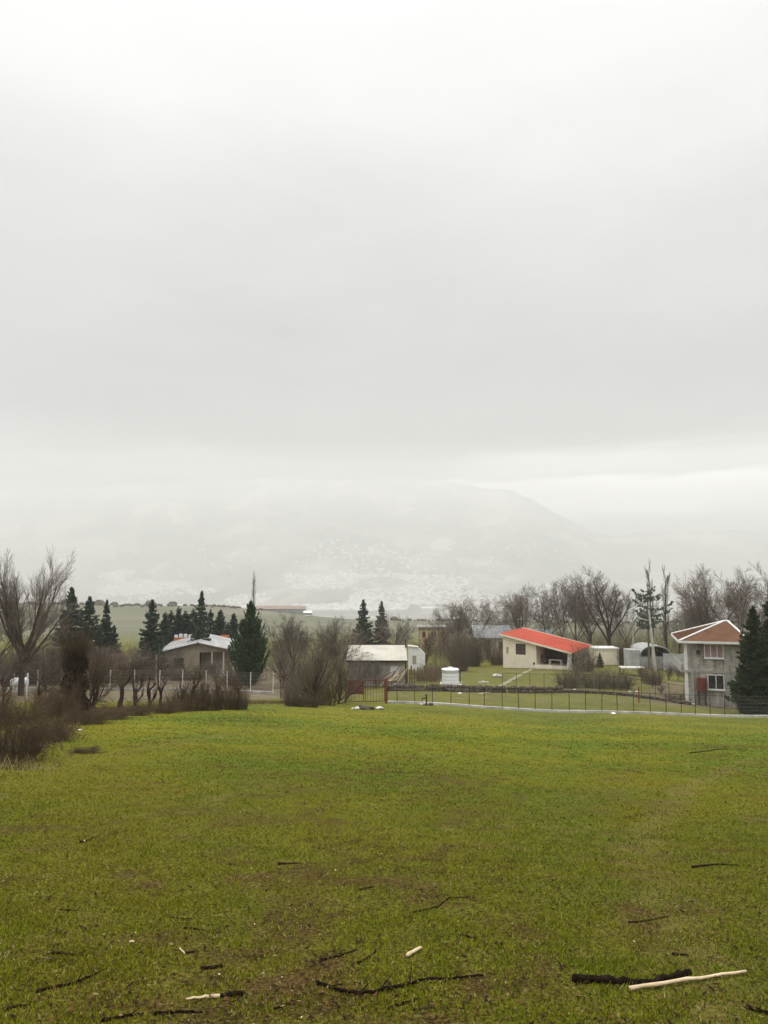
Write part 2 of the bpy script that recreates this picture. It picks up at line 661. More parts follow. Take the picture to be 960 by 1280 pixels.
M_GROUND = make_ground_mat()
M_BLADE = make_blade_mat()
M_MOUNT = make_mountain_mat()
M_BARK = mat('bare_bark', (.105, .078, .055), (.055, .040, .030), 6, .95, per_obj=.2)
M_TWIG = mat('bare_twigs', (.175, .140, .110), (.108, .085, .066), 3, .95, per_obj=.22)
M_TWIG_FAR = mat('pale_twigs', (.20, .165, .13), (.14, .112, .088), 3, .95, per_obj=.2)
M_BRAMBLE = mat('bramble_stems', (.120, .082, .042), (.056, .038, .021), 3, .95, per_obj=.2)
M_THICKET = mat('thicket_stems', (.16, .125, .085), (.10, .076, .052), 3, .95, per_obj=.2)
M_DARKBARK = mat('dark_bark', (.055, .038, .026), (.025, .017, .012), 7, .95, per_obj=.2, bumps=.02)
M_IVY = mat('dead_ivy', (.050, .028, .018), (.022, .014, .010), 5, .9)
M_NEEDLE = mat('dark_needles', (.060, .090, .056), (.024, .042, .030), 2.6, .8, per_obj=.2)
M_NEEDLE2 = mat('cypress_foliage', (.074, .115, .046), (.028, .052, .024), 2.2, .8, per_obj=.2)
M_NEEDLE3 = mat('big_conifer_foliage', (.050, .072, .024), (.016, .027, .012), 2.2, .8, per_obj=.15)
M_CEDAR = mat('hazed_cedar_needles', (.095, .115, .080), (.045, .060, .042), 2.6, .9)  # needle colour lightened to stand in for haze before the cedar
M_RUSSET = mat('russet_needles', (.19, .155, .12), (.12, .10, .08), 2, .9)
M_DRYBUSH = mat('dry_leaf_bush', (.10, .075, .045), (.05, .04, .025), 2, .9, per_obj=.2)
M_CREAM = mat('cream_render', (.86, .79, .64), (.76, .68, .53), .9, .9, bumps=.01)
M_CREAMROOF = mat('cream_sheet_roof', (.50, .475, .40), (.38, .36, .30), .6, .6)
M_WHITE = mat('white_paint', (.80, .80, .78), (.68, .67, .64), 2, .5)
M_TANK = mat('white_plastic', (.82, .83, .84), (.74, .75, .76), 2, .35, spec=.5)
M_WHITEROOF = mat('white_metal_roof', (.52, .52, .51), (.36, .36, .345), .8, .5, stretch=(1, .3, 1))
M_TAN = mat('tan_render', (.42, .36, .27), (.28, .24, .18), .9, .9, bumps=.01)
M_RED = mat('red_metal_roof', (.58, .125, .075), (.36, .072, .050), .9, .75, spec=.12, stretch=(.25, 2.2, 1), lo=.36, hi=.68)
M_BROWNROOF = mat('brown_metal_roof', (.160, .082, .048), (.115, .060, .036), 1.0, .9, spec=.08)
M_GREYROOF = mat('grey_sheet_roof', (.36, .37, .37), (.26, .27, .27), .8, .6)
M_BLUEROOF = mat('pale_blue_grey_roof', (.42, .47, .50), (.32, .36, .38), .8, .6)
M_CONC = mat('raw_concrete', (.42, .40, .36), (.27, .255, .225), 1.6, .95, bumps=.01)
M_KERB = mat('pale_concrete_kerb', (.60, .58, .53), (.36, .345, .31), 1.2, .9, bumps=.01)
M_DARKMETAL = mat('dark_painted_steel', (.060, .040, .030), (.035, .022, .018), 4, .6)
M_RUSTRED = mat('red_brown_gate_paint', (.20, .050, .034), (.12, .034, .024), 4, .7)
M_WIRE = mat('galvanised_wire', (.22, .21, .20), (.14, .13, .12), 4, .5)
M_PINKROOF = mat('faded_pink_roof', (.36, .27, .22), (.28, .22, .18), .3, .8)
M_POSTWHITE = mat('whitewashed_post', (.72, .70, .64), (.50, .48, .43), 5, .8)
M_ORANGE = mat('orange_brick', (.62, .20, .075), (.46, .13, .05), 2, .85, bumps=.01)
M_DULLORANGE = mat('dull_brick', (.40, .20, .11), (.28, .14, .08), 2, .9)
M_STONE = mat('dark_stone', (.13, .105, .078), (.06, .048, .035), 3, .95, bumps=.02)
M_PALESTONE = mat('pale_stone', (.62, .60, .55), (.42, .40, .36), 4, .9, bumps=.01)
M_PATH = mat('trodden_pale_path', (.30, .27, .18), (.17, .17, .07), 1.4, .95)
M_DARK = mat('dark_interior', (.03, .026, .022), (.018, .016, .014), 2, .9)
M_WOOD = mat('weathered_wood', (.20, .14, .09), (.12, .08, .05), 4, .9, stretch=(1, 1, .2))
M_DARKWOOD = mat('dark_fence_boards', (.065, .045, .032), (.035, .025, .018), 3, .9, stretch=(3, 3, .3))
M_PALEWOOD = mat('split_pale_wood', (.72, .58, .38), (.50, .38, .22), 30, .8, stretch=(.15, 1, 1))
M_WETBARK = mat('wet_black_bark', (.020, .013, .007), (.006, .004, .003), 30, 1.0, bumps=.006, spec=.05)
M_STICK = mat('brown_stick_bark', (.040, .025, .013), (.014, .009, .005), 25, 1.0, bumps=.004, spec=.05)
M_YELLOW = mat('ochre_plaster', (.70, .52, .27), (.55, .40, .20), 1, .9)
M_PINK = mat('pink_curtain', (.46, .31, .31), (.30, .19, .20), 4, .9, stretch=(8, 1, .4))
M_RUST = mat('rusty_drum_paint', (.20, .055, .028), (.11, .032, .02), 4, .7)
M_HUT = mat('pale_grey_sheet', (.48, .48, .46), (.34, .34, .32), 1.2, .8)


def glass_mat():
    m, t, b = new_mat('window_glass')
    co = N(t, 'ShaderNodeTexCoord').outputs['Object']
    c = ramp(t, tex_noise(t, co, 2.0, 3), [(.35, (.03, .028, .028)), (.65, (.075, .065, .06))])
    t.links.new(c, b.inputs['Base Color'])
    b.inputs['Roughness'].default_value = .12
    b.inputs['Specular IOR Level'].default_value = .6
    return m


M_GLASS = glass_mat()


def block_mat():
    m, t, b = new_mat('grey_concrete_blocks')
    co = N(t, 'ShaderNodeTexCoord').outputs['Object']
    sp = N(t, 'ShaderNodeSeparateXYZ')
    t.links.new(co, sp.inputs[0])
    cb = N(t, 'ShaderNodeCombineXYZ')
    t.links.new(math_node(t, 'ADD', sp.outputs[0], sp.outputs[1]), cb.inputs[0])
    t.links.new(sp.outputs[2], cb.inputs[1])
    br = N(t, 'ShaderNodeTexBrick')
    br.inputs['Scale'].default_value = 1.0
    br.inputs['Brick Width'].default_value = .42
    br.inputs['Row Height'].default_value = .21
    br.inputs['Mortar Size'].default_value = .014
    br.inputs['Color1'].default_value = (.52, .49, .44, 1)
    br.inputs['Color2'].default_value = (.37, .35, .31, 1)
    br.inputs['Mortar'].default_value = (.30, .285, .26, 1)
    t.links.new(cb.outputs[0], br.inputs[0])
    st = ramp(t, tex_noise(t, co, .8, 6, .65), [(.34, (.46, .42, .38)), (.5, (.85, .83, .8)), (.66, (1.2, 1.19, 1.16))])
    c = mixc(t, .9, br.outputs[0], st, 'MULTIPLY')
    mpn = N(t, 'ShaderNodeMapping')
    mpn.inputs['Scale'].default_value = (2.2, 2.2, .22)
    t.links.new(co, mpn.inputs[0])
    rn = ramp(t, tex_noise(t, mpn.outputs[0], 1.3, 4), [(.36, (.55, .52, .49)), (.5, (1, 1, 1))])
    c = mixc(t, .8, c, rn, 'MULTIPLY')
    t.links.new(c, b.inputs['Base Color'])
    b.inputs['Roughness'].default_value = .95
    bump(t, b, br.outputs[1], -.6, .02)
    return m


M_BLOCK = block_mat()

# ------------------------------------------------------------------ ground sheets


def soilmap(x, y):
    return .45 * fbm(x * 1.1, y * 1.1, 5, 4) + .55 * fbm(x * 3.3 + 9, y * 3.3, 8, 4)




def grid_mesh(name, A, Y, mat_, kind_name, smooth=True):
    a, y = np.meshgrid(A, Y)
    x = a * (np.abs(y) + 14.0)
    z = gz_np(x, y)
    V = np.stack([x, y, z], -1).reshape(-1, 3)
    ny, na = a.shape
    i = np.arange(ny * na).reshape(ny, na)
    Fq = np.stack([i[:-1, :-1], i[:-1, 1:], i[1:, 1:], i[1:, :-1]], -1).reshape(-1, 4)
    x, y = V[:, 0], V[:, 1]
    px = 480 + F * x / np.maximum(y, 12)
    attrs = {}
    attrs['near'] = np.clip(1.25 - y / 22.0, 0, 1) * (y > -20)
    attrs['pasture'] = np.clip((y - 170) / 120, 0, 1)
    bare = np.zeros_like(x)
    yard = np.clip((410 - px) / 60, 0, 1) * np.clip((y - np.interp(px, [-100, 100, 250, 330, 380], [40, 44, 50, 57, 65])) / 4, 0, 1) * np.clip((125 - y) / 20, 0, 1)
    garden = np.clip((px - 770) / 40, 0, 1) * np.clip((y - 69.5) / 2, 0, 1) * np.clip((100 - y) / 10, 0, 1) * .62
    verge = np.clip((y - 66) / 3, 0, 1) * np.clip((125 - y) / 20, 0, 1) * .40
    # trodden strip along the hedge at the left edge of the meadow
    hx = np.interp(y, [10, 15, 24, 36, 48, 62], [X_at(-20, 10), X_at(15, 15), X_at(70, 24), X_at(150, 36), X_at(310, 48), X_at(400, 62)])
    strip = np.clip(1 - np.abs(x - hx + .3) / 2.2, 0, 1) * (y > 8) * (y < 64) * .50
    worn = np.clip(1 - np.abs(x - np.interp(y, [3, 12, 20, 30, 60], [-6.5, -6.2, -5.0, -2.0, 4])) / 1.4, 0, 1) * (y < 40) * .42
    worn2 = np.clip(1 - np.abs(x - np.interp(y, [3, 8, 14, 30], [1.6, 2.6, 5.6, 17])) / .8, 0, 1) * (y < 20) * .55
    attrs['bare'] = np.clip(np.maximum.reduce([bare, yard, garden, verge, strip]), 0, 1)
    attrs['dull'] = np.where(y > 62.5 - np.clip((px - 480) / 240, -1, 1) * 0, .72, np.clip((y - 7) / 48, 0, 1) * .50)
    attrs['worn'] = np.clip(np.maximum(worn, worn2) * 1.6, 0, 1)
    attrs['soil'] = np.clip((.455 - soilmap(x, y)) / .10, 0, 1) * np.clip(1.35 - y / 14, 0, 1) * (y > 0)
    o = obj(name, np_mesh(name, V, Fq, smooth, attrs), mat_)
    tag(o, kind='structure')
    return o


Yn = np.concatenate([np.linspace(-120, 1.0, 24), np.geomspace(1.4, 66, 170), np.geomspace(66.6, 600, 130)])
grid_mesh('ground', np.linspace(-1.25, 1.25, 230), Yn, M_GROUND, 'structure')
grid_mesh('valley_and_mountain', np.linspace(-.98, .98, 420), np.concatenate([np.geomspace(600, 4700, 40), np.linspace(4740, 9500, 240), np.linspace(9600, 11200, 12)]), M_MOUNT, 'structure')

# pale foot path up to the red-roofed house
pm = MB()
pth = [(598, 72.5), (612, 76), (628, 83), (645, 92), (660, 101), (672, 108)]
prev = None
for k in range(len(pth) - 1):
    for s in np.linspace(0, 1, 7)[:-1] if k < len(pth) - 2 else np.linspace(0, 1, 7):
        px = pth[k][0] * (1 - s) + pth[k + 1][0] * s
        Y = pth[k][1] * (1 - s) + pth[k + 1][1] * s
        c = G(px, Y)
        w = .42 + .12 * math.sin(Y * 1.7)
        a, b = (c.x - w, c.y - .25, gz(c.x - w, c.y - .25) + .045), (c.x + w, c.y + .25, gz(c.x + w, c.y + .25) + .045)
        if prev:
            pm.quad(prev[0], prev[1], b, a)
        prev = (a, b)
tag(pm.build('footpath', M_PATH), kind='structure')

# ------------------------------------------------------------------ vegetation generators


def rot_about(v, axis, ang):
    return Matrix.Rotation(ang, 3, axis) @ v


def perp(rng, d):
    a = Vector((rng.uniform(-1, 1), rng.uniform(-1, 1), rng.uniform(-1, 1))).cross(d)
    return a.normalized() if a.length > 1e-3 else Vector((1, 0, 0))


def grow(rng, p, d, L, r, lev, P, out):
    """recursive limbs; out[lev] collects segments (p0 r0 p1 r1)"""
    n = P['pieces'][lev]
    pts = [(p.copy(), r)]
    dirs = []
    for k in range(n):
        d = (d + perp(rng, d) * rng.uniform(0, P['wob'][lev]) + Vector((0, 0, P['up'][lev]))).normalized()
        q = pts[-1][0] + d * (L / n)
        rr = r * (1 - (1 - P['taper'][lev]) * (k + 1) / n)
        out[lev].append((*pts[-1][0], pts[-1][1], *q, rr))
        pts.append((q, rr))
        dirs.append(d)
    if lev + 1 >= len(P['pieces']):
        return
    m = P['kids'][lev]
    m = max(1, int(round(m * rng.uniform(.75, 1.25))))
    az0 = rng.uniform(0, 6.28)
    for c in range(m):
        t = P['start'][lev] + (1 - P['start'][lev]) * (c + rng.uniform(.1, .9)) / m
        f = min(t * n, n - 1e-4)
        k = int(f)
        base = pts[k][0].lerp(pts[k + 1][0], f - k)
        rb = pts[k][1] * (1 - (f - k)) + pts[k + 1][1] * (f - k)
        ang = P['ang'][lev] * rng.uniform(.7, 1.3)
        side = rot_about(perp(rng, dirs[k]), dirs[k], az0 + c * 2.4)
        cd = (dirs[k] * math.cos(ang) + side * math.sin(ang)).normalized()
        cl = L * P['len'][lev] * rng.uniform(.75, 1.2) * (1.15 - .45 * t)
        grow(rng, base, cd, cl, max(rb * P['rad'][lev] * rng.uniform(.8, 1.1), P['rmin']), lev + 1, P, out)


BROAD = dict(pieces=[3, 5, 4, 3, 2], wob=[.10, .22, .28, .30, .3], up=[.05, .035, .035, .03, .03], taper=[.8, .30, .32, .4, .5], kids=[8, 10, 7, 6],
             start=[.45, .22, .15, .10], ang=[.80, .74, .70, .66], len=[1.75, .52, .50, .52], rad=[.52, .48, .52, .6], rmin=.0115)
VASE = dict(BROAD, ang=[.60, .62, .62, .58], up=[.05, .06, .06, .05, .04], kids=[7, 11, 7, 6], len=[2.4, .46, .5, .52])
POPLAR = dict(pieces=[8, 4, 3, 2], wob=[.05, .1, .15, .2], up=[.05, .32, .3, .2], taper=[.15, .3, .4, .5], kids=[30, 8, 5],
              start=[.12, .1, .1], ang=[.36, .4, .4], len=[.22, .42, .45], rad=[.36, .5, .6], rmin=.010)
SHRUB = dict(pieces=[2, 5, 3, 2], wob=[.3, .35, .35, .3], up=[.02, .10, .08, .05], taper=[.8, .35, .4, .5], kids=[14, 12, 8],
             start=[.1, .15, .1], ang=[.75, .65, .6], len=[1.7, .5, .5], rad=[.55, .5, .6], rmin=.008)


def bare_tree_meshes(seed, H, r, P, trunk_frac=.3, lean=0.0, crown_from=2):
    """returns (trunk mesh, crown mesh) of a tree whose height is about H"""
    rng = random.Random(seed)
    out = [[] for _ in P['pieces']]
    grow(rng, Vector((0, 0, -.15)), Vector((lean, 0, 1)).normalized(), H * trunk_frac, r, 0, P, out)
    allz = max(s[6] for l in out for s in l)
    k = H / allz
    segs = [np.array(l) for l in out]
    for s in segs:
        s[:, [0, 1, 2, 4, 5, 6]] *= k
    tv, tq = seg_tubes(np.concatenate(segs[:crown_from]), 6)
    cv, cq = seg_tubes(np.concatenate(segs[crown_from:]), 3)
    return np_mesh('trunk', tv, tq, True), np_mesh('crown', cv, cq)


def place(name, meshes, mats, label, cat, loc, rz=0, s=(1, 1, 1), group=None, parts=('trunk', 'crown')):
    t = thing(name, label, cat, loc, rz, group)
    t.scale = s
    for me, m, pn in zip(meshes, mats, parts):
        obj(pn, me, m, t)
    return t


def conifer_meshes(seed, H, Rr, n, size, tiers=11, prof=.85, base=.05, droop=.35, sparse=.5, lump=.35):
    g = np.random.default_rng(seed)
    # boughs: each has a height, a heading and a reach; sprays are strewn along it
    nb = int(tiers * 20)
    t = np.sort(g.uniform(0, 1, nb)) ** 1.05
    az = np.arange(nb) * 2.399 + g.uniform(-.5, .5, nb)
    shape = np.minimum((1 - t) ** prof, .55 + t * 4)
    reach = Rr * (shape * (1 + lump * g.uniform(-1, .6, nb)) + .03)
    hb = H * (base + (1 - base) * t)
    w = (reach + .10 * Rr) ** 1.3
    b = g.choice(nb, n, p=w / w.sum())
    s = g.uniform(0.0, 1, n) ** sparse
    rad = s * reach[b]
    lat = g.normal(0, 1, n) * (.04 + .22 * s * (1.15 - s)) * reach[b]
    ca, sa = np.cos(az[b]), np.sin(az[b])
    z = hb[b] - droop * rad * (.4 + .5 * s) + s ** 2 * .22 * rad + g.normal(0, 1, n) * .007 * H
    c = np.stack([ca * rad - sa * lat, sa * rad + ca * lat, z], 1)
    d = np.stack([ca + g.normal(0, .45, n), sa + g.normal(0, .45, n), g.normal(-.1, .4, n) + .5 * t[b]], 1)
    d /= np.linalg.norm(d, axis=1, keepdims=True)
    u = np.cross(d, g.normal(0, 1, (n, 3)))
    u /= np.linalg.norm(u, axis=1, keepdims=True)
    L = size * g.uniform(.6, 1.3, n)[:, None]
    wd = L * .30
    V = np.stack([c - d * L * .5, c + u * wd, c + d * L * .62, c - u * wd], 1).reshape(-1, 3)
    Q = np.arange(4 * n).reshape(n, 4)
    segs = [(0, 0, -.3, H * .022 + .03, 0, 0, H * .5, H * .013 + .02), (0, 0, H * .5, H * .013 + .02, 0, 0, H * .985, .012)]
    for k in range(nb):
        e = reach[k] * .85
        segs.append((0, 0, hb[k], .012 + .004 * H, math.cos(az[k]) * e, math.sin(az[k]) * e, hb[k] - droop * e * .7, .008))
    tv, tq = seg_tubes(segs, 5)
    return np_mesh('trunk', tv, tq, True), np_mesh('crown', V, Q)


def thicket_mesh(seed, Rx, H, n, r=.008, spread=.9, twigs=3, arch=.5):
    """many thin arching stems from a patch of ground; unit metres"""
    g = np.random.default_rng(seed)
    segs = []
    a = g.uniform(0, 2 * np.pi, n)
    rr = Rx * np.sqrt(g.uniform(0, 1, n)) * .75
    p = np.stack([rr * np.cos(a), rr * np.sin(a) * .8, np.full(n, -.12)], 1)
    az = a + g.normal(0, .9, n)
    el = g.uniform(.75, 1.5, n)
    d = np.stack([np.cos(az) * np.cos(el), np.sin(az) * np.cos(el), np.sin(el)], 1)
    hh = H * g.uniform(.5, 1.15, n) * (1 - .45 * (rr / Rx) ** 2)
    r0 = r * g.uniform(.7, 1.8, n)
    K = 5
    for k in range(K):
        d = d + g.normal(0, .16, (n, 3)) + np.stack([np.cos(az) * .10 * spread, np.sin(az) * .10 * spread, np.full(n, -arch * .12 * k)], 1)
        d /= np.linalg.norm(d, axis=1, keepdims=True)
        q = p + d * (hh / K)[:, None]
        q[:, 2] = np.maximum(q[:, 2], .02)
        r1 = r0 * .82
        segs.append(np.concatenate([p, r0[:, None], q, r1[:, None]], 1))
        if k >= 1:
            for _ in range(twigs):
                td = d + g.normal(0, .65, (n, 3))
                td /= np.linalg.norm(td, axis=1, keepdims=True)
                f = g.uniform(0, 1, (n, 1))
                s0 = p * (1 - f) + q * f
                s1 = s0 + td * (hh * g.uniform(.12, .32, n))[:, None]
                segs.append(np.concatenate([s0, r0[:, None] * .6, s1, r0[:, None] * .3], 1))
        p, r0 = q, r1
    v, q = seg_tubes(np.concatenate(segs), 3)
    v[:, :2] *= 1.0 / np.percentile(np.hypot(v[:, 0], v[:, 1]), 93)
    v[:, 2] *= 1.0 / np.percentile(v[:, 2], 97)
    return np_mesh('stems', v, q)


def pollard_meshes(seed, H, r, shoots, shoot_len):
    """gnarled lopped trunk with knuckles and a brush of straight shoots"""
    rng = random.Random(seed)
    tr = MB()
    heads = []
    pts, rad = [Vector((0, 0, -.1))], [r * 1.35]
    d = Vector((rng.uniform(-.1, .1), rng.uniform(-.1, .1), 1))
    n = 6
    for k in range(n):
        d = (d + Vector((rng.uniform(-.28, .28), rng.uniform(-.28, .28), .3))).normalized()
        pts.append(pts[-1] + d * H * .8 / n)
        rad.append(r * (1.15 - .5 * (k + 1) / n) * rng.uniform(.8, 1.3))
    tr.tube(pts, rad, 8, .18, rng)
    heads.append((pts[-1], rad[-1]))
    for k in range(rng.randint(2, 4)):
        i = rng.randint(2, n)
        az = rng.uniform(0, 6.28)
        q, rr = pts[i], rad[i] * .7
        P2, R2 = [q], [rr]
        dd = Vector((math.cos(az), math.sin(az), .5))
        for j in range(3):
            dd = (dd + Vector((rng.uniform(-.3, .3), rng.uniform(-.3, .3), .45))).normalized()
            P2.append(P2[-1] + dd * H * rng.uniform(.08, .13))
            R2.append(rr * rng.uniform(.65, .95))
        R2[-1] = rr * 1.15
        tr.tube(P2, R2, 6, .2, rng)
        heads.append((P2[-1], R2[-1]))
    segs = []
    for s in range(shoots):
        h, rr = rng.choice(heads)
        p = h + Vector((rng.uniform(-1, 1), rng.uniform(-1, 1), rng.uniform(-1, .5))) * rr
        d = Vector((rng.gauss(0, .38), rng.gauss(0, .38), 1)).normalized()
        L = shoot_len * rng.uniform(.35, 1.1)
        r0 = .011 * rng.uniform(.7, 1.3)
        for j in range(3):
            d = (d + Vector((rng.gauss(0, .12), rng.gauss(0, .12), .06))).normalized()
            q = p + d * L / 3
            segs.append((*p, r0, *q, r0 * .75))
            if rng.random() < .7:
                e = (d + Vector((rng.gauss(0, .5), rng.gauss(0, .5), 0))).normalized()
                w = q + e * L * .25
                segs.append((*q, r0 * .6, *w, r0 * .35))
            p, r0 = q, r0 * .75
    v, q = seg_tubes(segs, 3)
    me = bpy.data.meshes.new('trunk')
    me.from_pydata(tr.v, [], tr.f)
    me.polygons.foreach_set('use_smooth', [True] * len(me.polygons))
    return me, np_mesh('shoots', v, q)


def tube_grove(seed, spots, r=.012, twigs=9):
    """saplings for the far woods: spots (x, y, z, height)"""
    g = np.random.default_rng(seed)
    s = np.array(spots)
    n = len(s)
    segs = []
    p = s[:, :3].copy()
    d = np.stack([g.normal(0, .12, n), g.normal(0, .12, n), np.ones(n)], 1)
    rr = r * g.uniform(.8, 2.2, n)
    K = 5
    for k in range(K):
        d = d + g.normal(0, .12, (n, 3))
        d /= np.linalg.norm(d, axis=1, keepdims=True)
        q = p + d * (s[:, 3] / K)[:, None]
        segs.append(np.concatenate([p, rr[:, None], q, rr[:, None] * .8], 1))
        for _ in range(twigs if k else 2):
            td = np.stack([g.normal(0, .6, n), g.normal(0, .6, n), g.uniform(.2, 1, n)], 1)
            td /= np.linalg.norm(td, axis=1, keepdims=True)
            f = g.uniform(0, 1, (n, 1))
            s0 = p * (1 - f) + q * f
            s1 = s0 + td * (s[:, 3] * g.uniform(.08, .25, n))[:, None]
            segs.append(np.concatenate([s0, rr[:, None] * .5, s1, rr[:, None] * .3], 1))
        p, rr = q, rr * .8
    v, q = seg_tubes(np.concatenate(segs), 3)
    return np_mesh('saplings', v, q)


# ------------------------------------------------------------------ buildings
# red-roofed house
TH = R(32)
LC = G(629, 108)
HZ = Z_at(829.5, 108)
t = thing('red_roofed_house', 'cream house with one sloping bright red metal roof and a dark open porch', 'house', (LC.x, 108, HZ), -TH)
WW, LL = 10.1, 8.0


def zr(x):
    return 4.05 - .205 * x


m = MB()
m.poly_xz([(0, -.6), (1.95, -.6), (1.95, zr(1.95)), (0, zr(0))], 0, .22)
m.poly_xz([(1.95, -.6), (3.45, -.6), (3.45, 1.42), (1.95, 1.42)], 0, .22)
m.poly_xz([(1.95, 2.95), (3.45, 2.95), (3.45, zr(3.45)), (1.95, zr(1.95))], 0, .22)
m.poly_xz([(3.45, -.6), (5.0, -.6), (5.0, zr(5)), (3.45, zr(3.45))], 0, .22)
m.box(0, .22, .22, LL, -.6, zr(.3) - .1)                # left side
m.poly_xz([(.22, -.6), (WW, -.6), (WW, zr(WW) + .1), (.22, zr(.22) + .1)], LL - .2, LL)   # back
MB().poly_xz([(5.0, -.6), (WW - .2, -.6), (WW - .2, zr(WW - .2)), (5.0, zr(5.0))], 3.4, 3.6).build('porch_back_wall', M_DARKWOOD, t)  # dark colour puts the shade of the porch into this wall
m.box(4.8, 5.0, .22, 3.4, -.6, zr(5.0) - .06)
m.box(WW - .2, WW, 1.6, LL - .2, -.6, zr(WW) + .08)         # right side
m.build('wall', M_CREAM, t)
MB().poly_yz([(1.58, .75), (LL - .1, .75), (LL - .1, zr(WW)), (1.58, zr(WW))], WW + .003, WW + .03).build('side_cladding', M_TAN, t)
MB().box(4.9, WW + .2, -.35, 3.4, -.5, .12).build('porch_floor', M_CREAM, t)
MB().box(WW - .55, WW - .1, -.1, .35, .12, zr(WW) - .02).build('porch_post', M_WHITE, t)
MB().lathe([(.36, 0), (.36, .35), (.30, .85), (.24, 1.25), (.22, 1.3)], 14, org=(WW - .32, -.02, .121)).build('post_base', M_WHITE, t)
w = MB()
for a in ((1.95, 2.03, 1.42, 2.95), (3.37, 3.45, 1.42, 2.95), (2.03, 3.37, 1.42, 1.5), (2.03, 3.37, 2.87, 2.95), (2.67, 2.73, 1.5, 2.87)):
    w.box(a[0], a[1], .05, .13, a[2], a[3])
w = w.build('window', M_DARKWOOD, t)
MB().box(2.03, 3.37, .10, .12, 1.5, 2.87).build('pane', M_GLASS, w)
b = MB()
for k in range(6):
    z = 1.62 + k * .21
    b.box(2.03, 3.37, .052, .068, z, z + .025)
b.build('window_bars', M_PINK, w)
MB().box(.55, .85, -.03, 0, 1.5, 2.4).build('wall_vent', M_TAN, t)
MB().box(4.55, 4.8, -.06, 0, .15, .45).build('meter_box', M_DARKMETAL, t)
# roof sheets with standing ribs
m = MB()


def roofpt(x, y, dz=0):
    return (x, y, 4.05 - .205 * x + .035 * (y + .5) + dz + .10)


x0, x1, y0, y1 = -.35, WW + .25, -.5, LL + .55
m.hexa([roofpt(x0, y0), roofpt(x1, y0), roofpt(x1, y1), roofpt(x0, y1), roofpt(x0, y0, .06), roofpt(x1, y0, .06), roofpt(x1, y1, .06), roofpt(x0, y1, .06)])
k = y0 + .25
while k < y1:
    m.hexa([roofpt(x0, k, .062), roofpt(x1, k, .062), roofpt(x1, k + .05, .062), roofpt(x0, k + .05, .062), roofpt(x0, k, .10), roofpt(x1, k, .10), roofpt(x1, k + .05, .10), roofpt(x0, k + .05, .10)])
    k += .5
rf = m.build('roof', M_RED, t)
m = MB()
m.hexa([roofpt(x0 - .03, y0 - .04, -.14), roofpt(x1, y0 - .04, -.14), roofpt(x1, y0 - .003, -.14), roofpt(x0 - .03, y0 - .003, -.14),
        roofpt(x0 - .03, y0 - .04, .11), roofpt(x1, y0 - .04, .11), roofpt(x1, y0 - .003, .11), roofpt(x0 - .03, y0 - .003, .11)])
m.hexa([roofpt(x0, y1 + .003, -.1), roofpt(x1, y1 + .003, -.1), roofpt(x1, y1 + .05, -.1), roofpt(x0, y1 + .05, -.1),
        roofpt(x0, y1 + .003, .16), roofpt(x1, y1 + .003, .16), roofpt(x1, y1 + .05, .16), roofpt(x0, y1 + .05, .16)])
m.build('fascia', M_CREAM, rf)
# things on the porch
pt = thing('porch_table', 'low white bench table standing in the dark porch of the red-roofed house', 'table', Vector((LC.x, 108, HZ)) + Matrix.Rotation(-TH, 3, 'Z') @ Vector((7.4, 1.2, .121)), -TH)
MB().box(-.9, .9, -.35, .35, .70, .76).build('top', M_WHITE, pt)
for sx in (-.8, .8):
    for sy in (-.28, .28):
        MB().box(sx - .04, sx + .04, sy - .04, sy + .04, 0, .70).build('leg', M_WHITE, pt)
pc = thing('porch_chair', 'brown wooden armchair at the left end of the dark porch', 'chair', Vector((LC.x, 108, HZ)) + Matrix.Rotation(-TH, 3, 'Z') @ Vector((5.75, 1.6, .121)), -TH + 1.0)
MB().box(-.35, .35, -.3, .3, .40, .48).build('seat', M_WOOD, pc)
MB().hexa([(-.35, .24, .49), (.35, .24, .49), (.35, .30, .49), (-.35, .30, .49), (-.35, .40, 1.25), (.35, .40, 1.25), (.35, .46, 1.25), (-.35, .46, 1.25)]).build('backrest', M_WOOD, pc)
for sx in (-.3, .3):
    for sy in (-.25, .25):
        MB().box(sx - .03, sx + .03, sy - .03, sy + .03, 0, .40).build('leg', M_WOOD, pc)
    MB().box(sx - .05, sx + .05, -.3, .24, .66, .71).build('armrest', M_WOOD, pc)

# brown-roofed house of bare concrete blocks
TB = R(17)
BC = Vector((X_at(869, 74), 74.0, Z_at(879, 74)))
t = thing('block_house', 'two-storey house of grey concrete blocks under a brown hipped roof with white ridges', 'house', tuple(BC), -TB)
BW, BL, BH = 4.5, 8.0, 6.05


def wall_holes(mb, x0, x1, z0, z1, holes, y0, y1):
    xs = sorted({x0, x1, *[h[0] for h in holes], *[h[1] for h in holes]})
    zs = sorted({z0, z1, *[h[2] for h in holes], *[h[3] for h in holes]})
    for i in range(len(xs) - 1):
        for j in range(len(zs) - 1):
            cx, cz = (xs[i] + xs[i + 1]) / 2, (zs[j] + zs[j + 1]) / 2
            if any(h[0] < cx < h[1] and h[2] < cz < h[3] for h in holes):
                continue
            mb.box(xs[i], xs[i + 1], y0, y1, zs[j], zs[j + 1])


